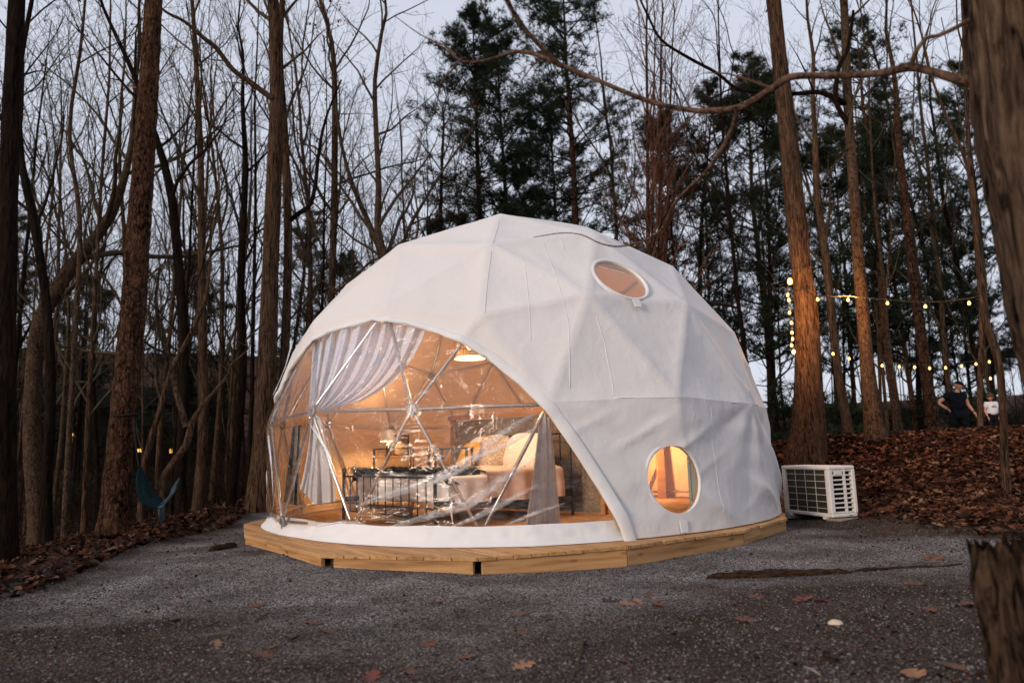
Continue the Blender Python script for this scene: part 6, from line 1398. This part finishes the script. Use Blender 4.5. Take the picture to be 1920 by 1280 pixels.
# ------------------------------------------------------------------ things lying on the gravel
def leaf_obj(px, py, size_px, label, col, seed):
    r = random.Random(seed); p = hit(px, py); s = size_px / F_PX * (p - Vector((0, 0, HC))).length; n = len(LEAF); top = [(x - .5, y) for x, y in LEAF]; V = []; F = []; curl = r.uniform(.1, .55); tw_ = r.uniform(-.4, .4)
    mid = []; 
    for k, (x, y) in enumerate(top):
        for yy in (0, y, -y * r.uniform(.85, 1.1)):
            z = curl * (yy * yy * 1.6 + x * x * .5) + tw_ * x * yy + .03 * math.sin(k * 1.7) * abs(yy) * 3; V.append((x, yy, z))
    for k in range(n - 1):
        a, b = k * 3, (k + 1) * 3; F += [(a, b, b + 1, a + 1), (a + 2, b + 2, b, a)]
    m_ = len(V); V += [(-.5, .008, curl * .12), (-.5, -.008, curl * .12), (-.74, 0, curl * .3 + .03)]; F.append((m_, m_ + 1, m_ + 2))
    o = ob('fallen_leaf', [(x * s, y * s, z * s) for x, y, z in V], F, col, None, False, (p.x, p.y, p.z + .018), (r.uniform(-.25, .25), r.uniform(-.25, .25), r.uniform(0, 6.28)))
    md = o.modifiers.new('thickness', 'SOLIDIFY'); md.thickness = .0012; tag(o, label, 'leaf', 'fallen oak leaves on the gravel'); return o
M['leaf_brown'] = simple('leaf_brown', (0.096, 0.033, 0.0168), .7, 0, 8, .35, .3); M['leaf_red'] = simple('leaf_red', (0.114, 0.024, 0.0132), .7, 0, 8, .35, .3); M['leaf_tan'] = simple('leaf_tan', (0.234, 0.1105, 0.0553), .7, 0, 8, .3, .3); M['leaf_dark'] = simple('leaf_dark', (0.0315, 0.0154, 0.0098), .8, 0, 8, .4, .3)
LV = [(982, 1254, 46, 'big curled tan leaf at the bottom centre, nearest of the leaves', 'leaf_tan'), (874, 1238, 42, 'dark red leaf left of the big curled tan leaf', 'leaf_brown'), (803, 1214, 36, 'brown leaf lying above and left of the dark red leaf near the bottom', 'leaf_brown'), (770, 1264, 34, 'half hidden brown leaf near the bottom edge left of centre', 'leaf_brown'), (698, 1276, 42, 'red brown leaf touching the bottom edge', 'leaf_red'),
 (821, 1133, 40, 'flat pointed leaf on bare gravel in front of the second fascia gap', 'leaf_brown'), (976, 1156, 44, 'rusty leaf lying straight below the third deck fascia', 'leaf_brown'), (1022, 1165, 36, 'dark withered leaf just right of the rusty leaf', 'leaf_dark'), (978, 1192, 24, 'small leaf below the rusty leaf', 'leaf_brown'), (482, 1140, 38, 'leaf below the left deck corner', 'leaf_brown'), (325, 1168, 30, 'lone leaf farthest to the left on the gravel', 'leaf_red'),
 (588, 1173, 36, 'leaf below the gap between the first two fascia boards', 'leaf_brown'), (615, 1190, 30, 'leaf touching the lower right of the leaf under the fascia gap', 'leaf_brown'), (548, 1200, 38, 'dark leaf lower left of the leaf pair under the fascia gap', 'leaf_dark'), (408, 1214, 32, 'tan leaf scrap in the left foreground', 'leaf_tan'), (494, 1234, 44, 'wide brown leaf in the left foreground', 'leaf_brown'), (512, 1219, 16, 'tiny tan leaf above the wide brown leaf', 'leaf_tan'), (329, 1245, 18, 'tiny rust leaf lowest at the far left', 'leaf_red'),
 (1178, 1137, 32, 'pale tan leaf in the leaf cluster right of centre', 'leaf_tan'), (1199, 1134, 34, 'pinkish tan curled leaf in the middle of the leaf cluster', 'leaf_tan'), (1234, 1139, 34, 'dark red leaf at the right end of the leaf cluster', 'leaf_red'), (1220, 1121, 32, 'dull leaf at the top of the leaf cluster', 'leaf_brown'), (1146, 1131, 34, 'dark curled leaf at the left end of the leaf cluster', 'leaf_dark'),
 (1399, 1168, 36, 'brown leaf between the leaf cluster and the pale stone', 'leaf_brown'), (1418, 1123, 30, 'flat leaf in front of the rotten timber', 'leaf_brown'), (1508, 1129, 42, 'red leaf right of the flat leaf before the rotten timber', 'leaf_red'), (1540, 1131, 30, 'smaller red leaf at the right of the red leaf before the timber', 'leaf_red'), (1337, 1104, 26, 'dim leaf at the left tip of the rotten timber', 'leaf_brown'), (1168, 1246, 24, 'rounded rust leaf in the bottom right foreground', 'leaf_red'), (1750, 1050, 40, 'long leaf above the rotten timber near the stump', 'leaf_brown'),
 (1711, 1099, 34, 'leaf below the rotten timber toward the stump', 'leaf_brown'), (1822, 1139, 38, 'leaf close beside the stump', 'leaf_brown'), (1789, 1257, 46, 'brown leaf low beside the stump foot', 'leaf_brown'), (1716, 1272, 46, 'orange leaf at the bottom edge left of the stump', 'leaf_tan'), (1744, 1148, 28, 'thin leaf lying left of the leaf beside the stump', 'leaf_brown')]
for i, (px, py, s_, lab, mt) in enumerate(LV): leaf_obj(px, py, s_ * 1.0, lab, M[mt], 200 + i)
def pebble_thing(px, py, s_, label, mat, flat=.55, name='stone'):
    p = hit(px, py); r = s_ / 2 / F_PX * (p - Vector((0, 0, HC))).length
    V, Fq = grid(lambda u, v: tuple(Vector((math.cos(6.283 * u) * math.sin(3.1416 * v), .8 * math.sin(6.283 * u) * math.sin(3.1416 * v), flat * math.cos(3.1416 * v))) * r * (1 + .14 * nz(math.cos(6.283 * u) * 1.5 + px, math.sin(6.283 * u) * 1.5, v * 3))), 18, 12)
    tag(ob(name, V, [Fq], mat, None, True, (p.x, p.y, p.z + r * .3)), label, name)
pebble_thing(1567, 1173, 24, 'pale rounded stone on the soil in the right foreground', M['stone'])
pebble_thing(514, 1112, 7, 'tiny pale yellow stone on the gravel left of centre', M['stone'])
pebble_thing(422, 1041, 9, 'small grey stone beside the dark wood chunk', M['concrete'])
pebble_thing(1453, 1232, 9, 'small pale stone in the lower right foreground', M['stone'])
pebble_thing(1456, 1182, 12, 'small flat stone left of the pale rounded stone', M['concrete'])
def chunk(px0, py0, px1, py1, w_, h_, name, label, cat, mat, seed, segs=30):
    A, B = hit(px0, py0), hit(px1, py1); d = B - A; L = d.length; o = empty(name, A, math.atan2(d.y, d.x), label, cat)
    def fn(u, v):
        a = 2 * math.pi * v; e = min(1, u * 8, (1 - u) * 8) ** .5; q = 1 + .45 * nz(u * L * 3.2, math.cos(a) * 1.5, seed) + .3 * nz(u * L * 9, math.sin(a) * 3, seed + 3)
        return (u * L, math.cos(a) * w_ * e * q + .04 * nz(u * L * 1.4, 0, seed), h_ * .4 + math.sin(a) * h_ * e * q)
    V, Fq = grid(fn, segs, 12); ob('wood', V, [Fq], mat, o, True); return o
M['rotten'] = simple('rotten', (0.03, 0.0156, 0.0102), .95, 0, 18, .8, 1.0, (1, 3, 3), .06)
chunk(1325, 1087, 1600, 1076, .055, .045, 'rotten_timber', 'rotten splintered timber half sunk in the gravel right of centre', 'timber', M['rotten'], 2, 90)
chunk(1590, 1075, 1842, 1056, .024, .024, 'rotten_timber', 'thin dark board edge continuing from the rotten timber toward the stump', 'timber', M['rotten'], 5, 60)
chunk(392, 1036, 440, 1026, .06, .045, 'wood_chunk', 'dark broken wood chunk on the gravel left of the deck', 'wood', M['rotten'], 8, 20)
chunk(1540, 1240, 1572, 1246, .05, .02, 'bark_chunk', 'black lump of bark in the lower right foreground', 'bark', M['rotten'], 9, 16)
for i, (ln, lab) in enumerate(((((1094, 1210), (1088, 1240), (1074, 1275)), 'curved thin stick in the bottom foreground right of centre'), (((385, 1182), (400, 1176), (412, 1170)), 'short dark stick on the left gravel'), (((478, 1170), (492, 1162), (506, 1155)), 'thin stick above the dark leaf on the left gravel'), (((1436, 1262), (1440, 1270), (1450, 1278)), 'small hooked twig at the bottom edge right of centre'), (((1510, 1260), (1525, 1265), (1540, 1275)), 'pale straw twig near the bottom right'))):
    pts = [hit(*q) + Vector((0, 0, .022)) for q in ln]; tag(MB().tube(pts, [.006, .005, .003], 6).ob('stick', M['twig'] if i != 4 else M['concrete'], None, True), lab, 'stick')
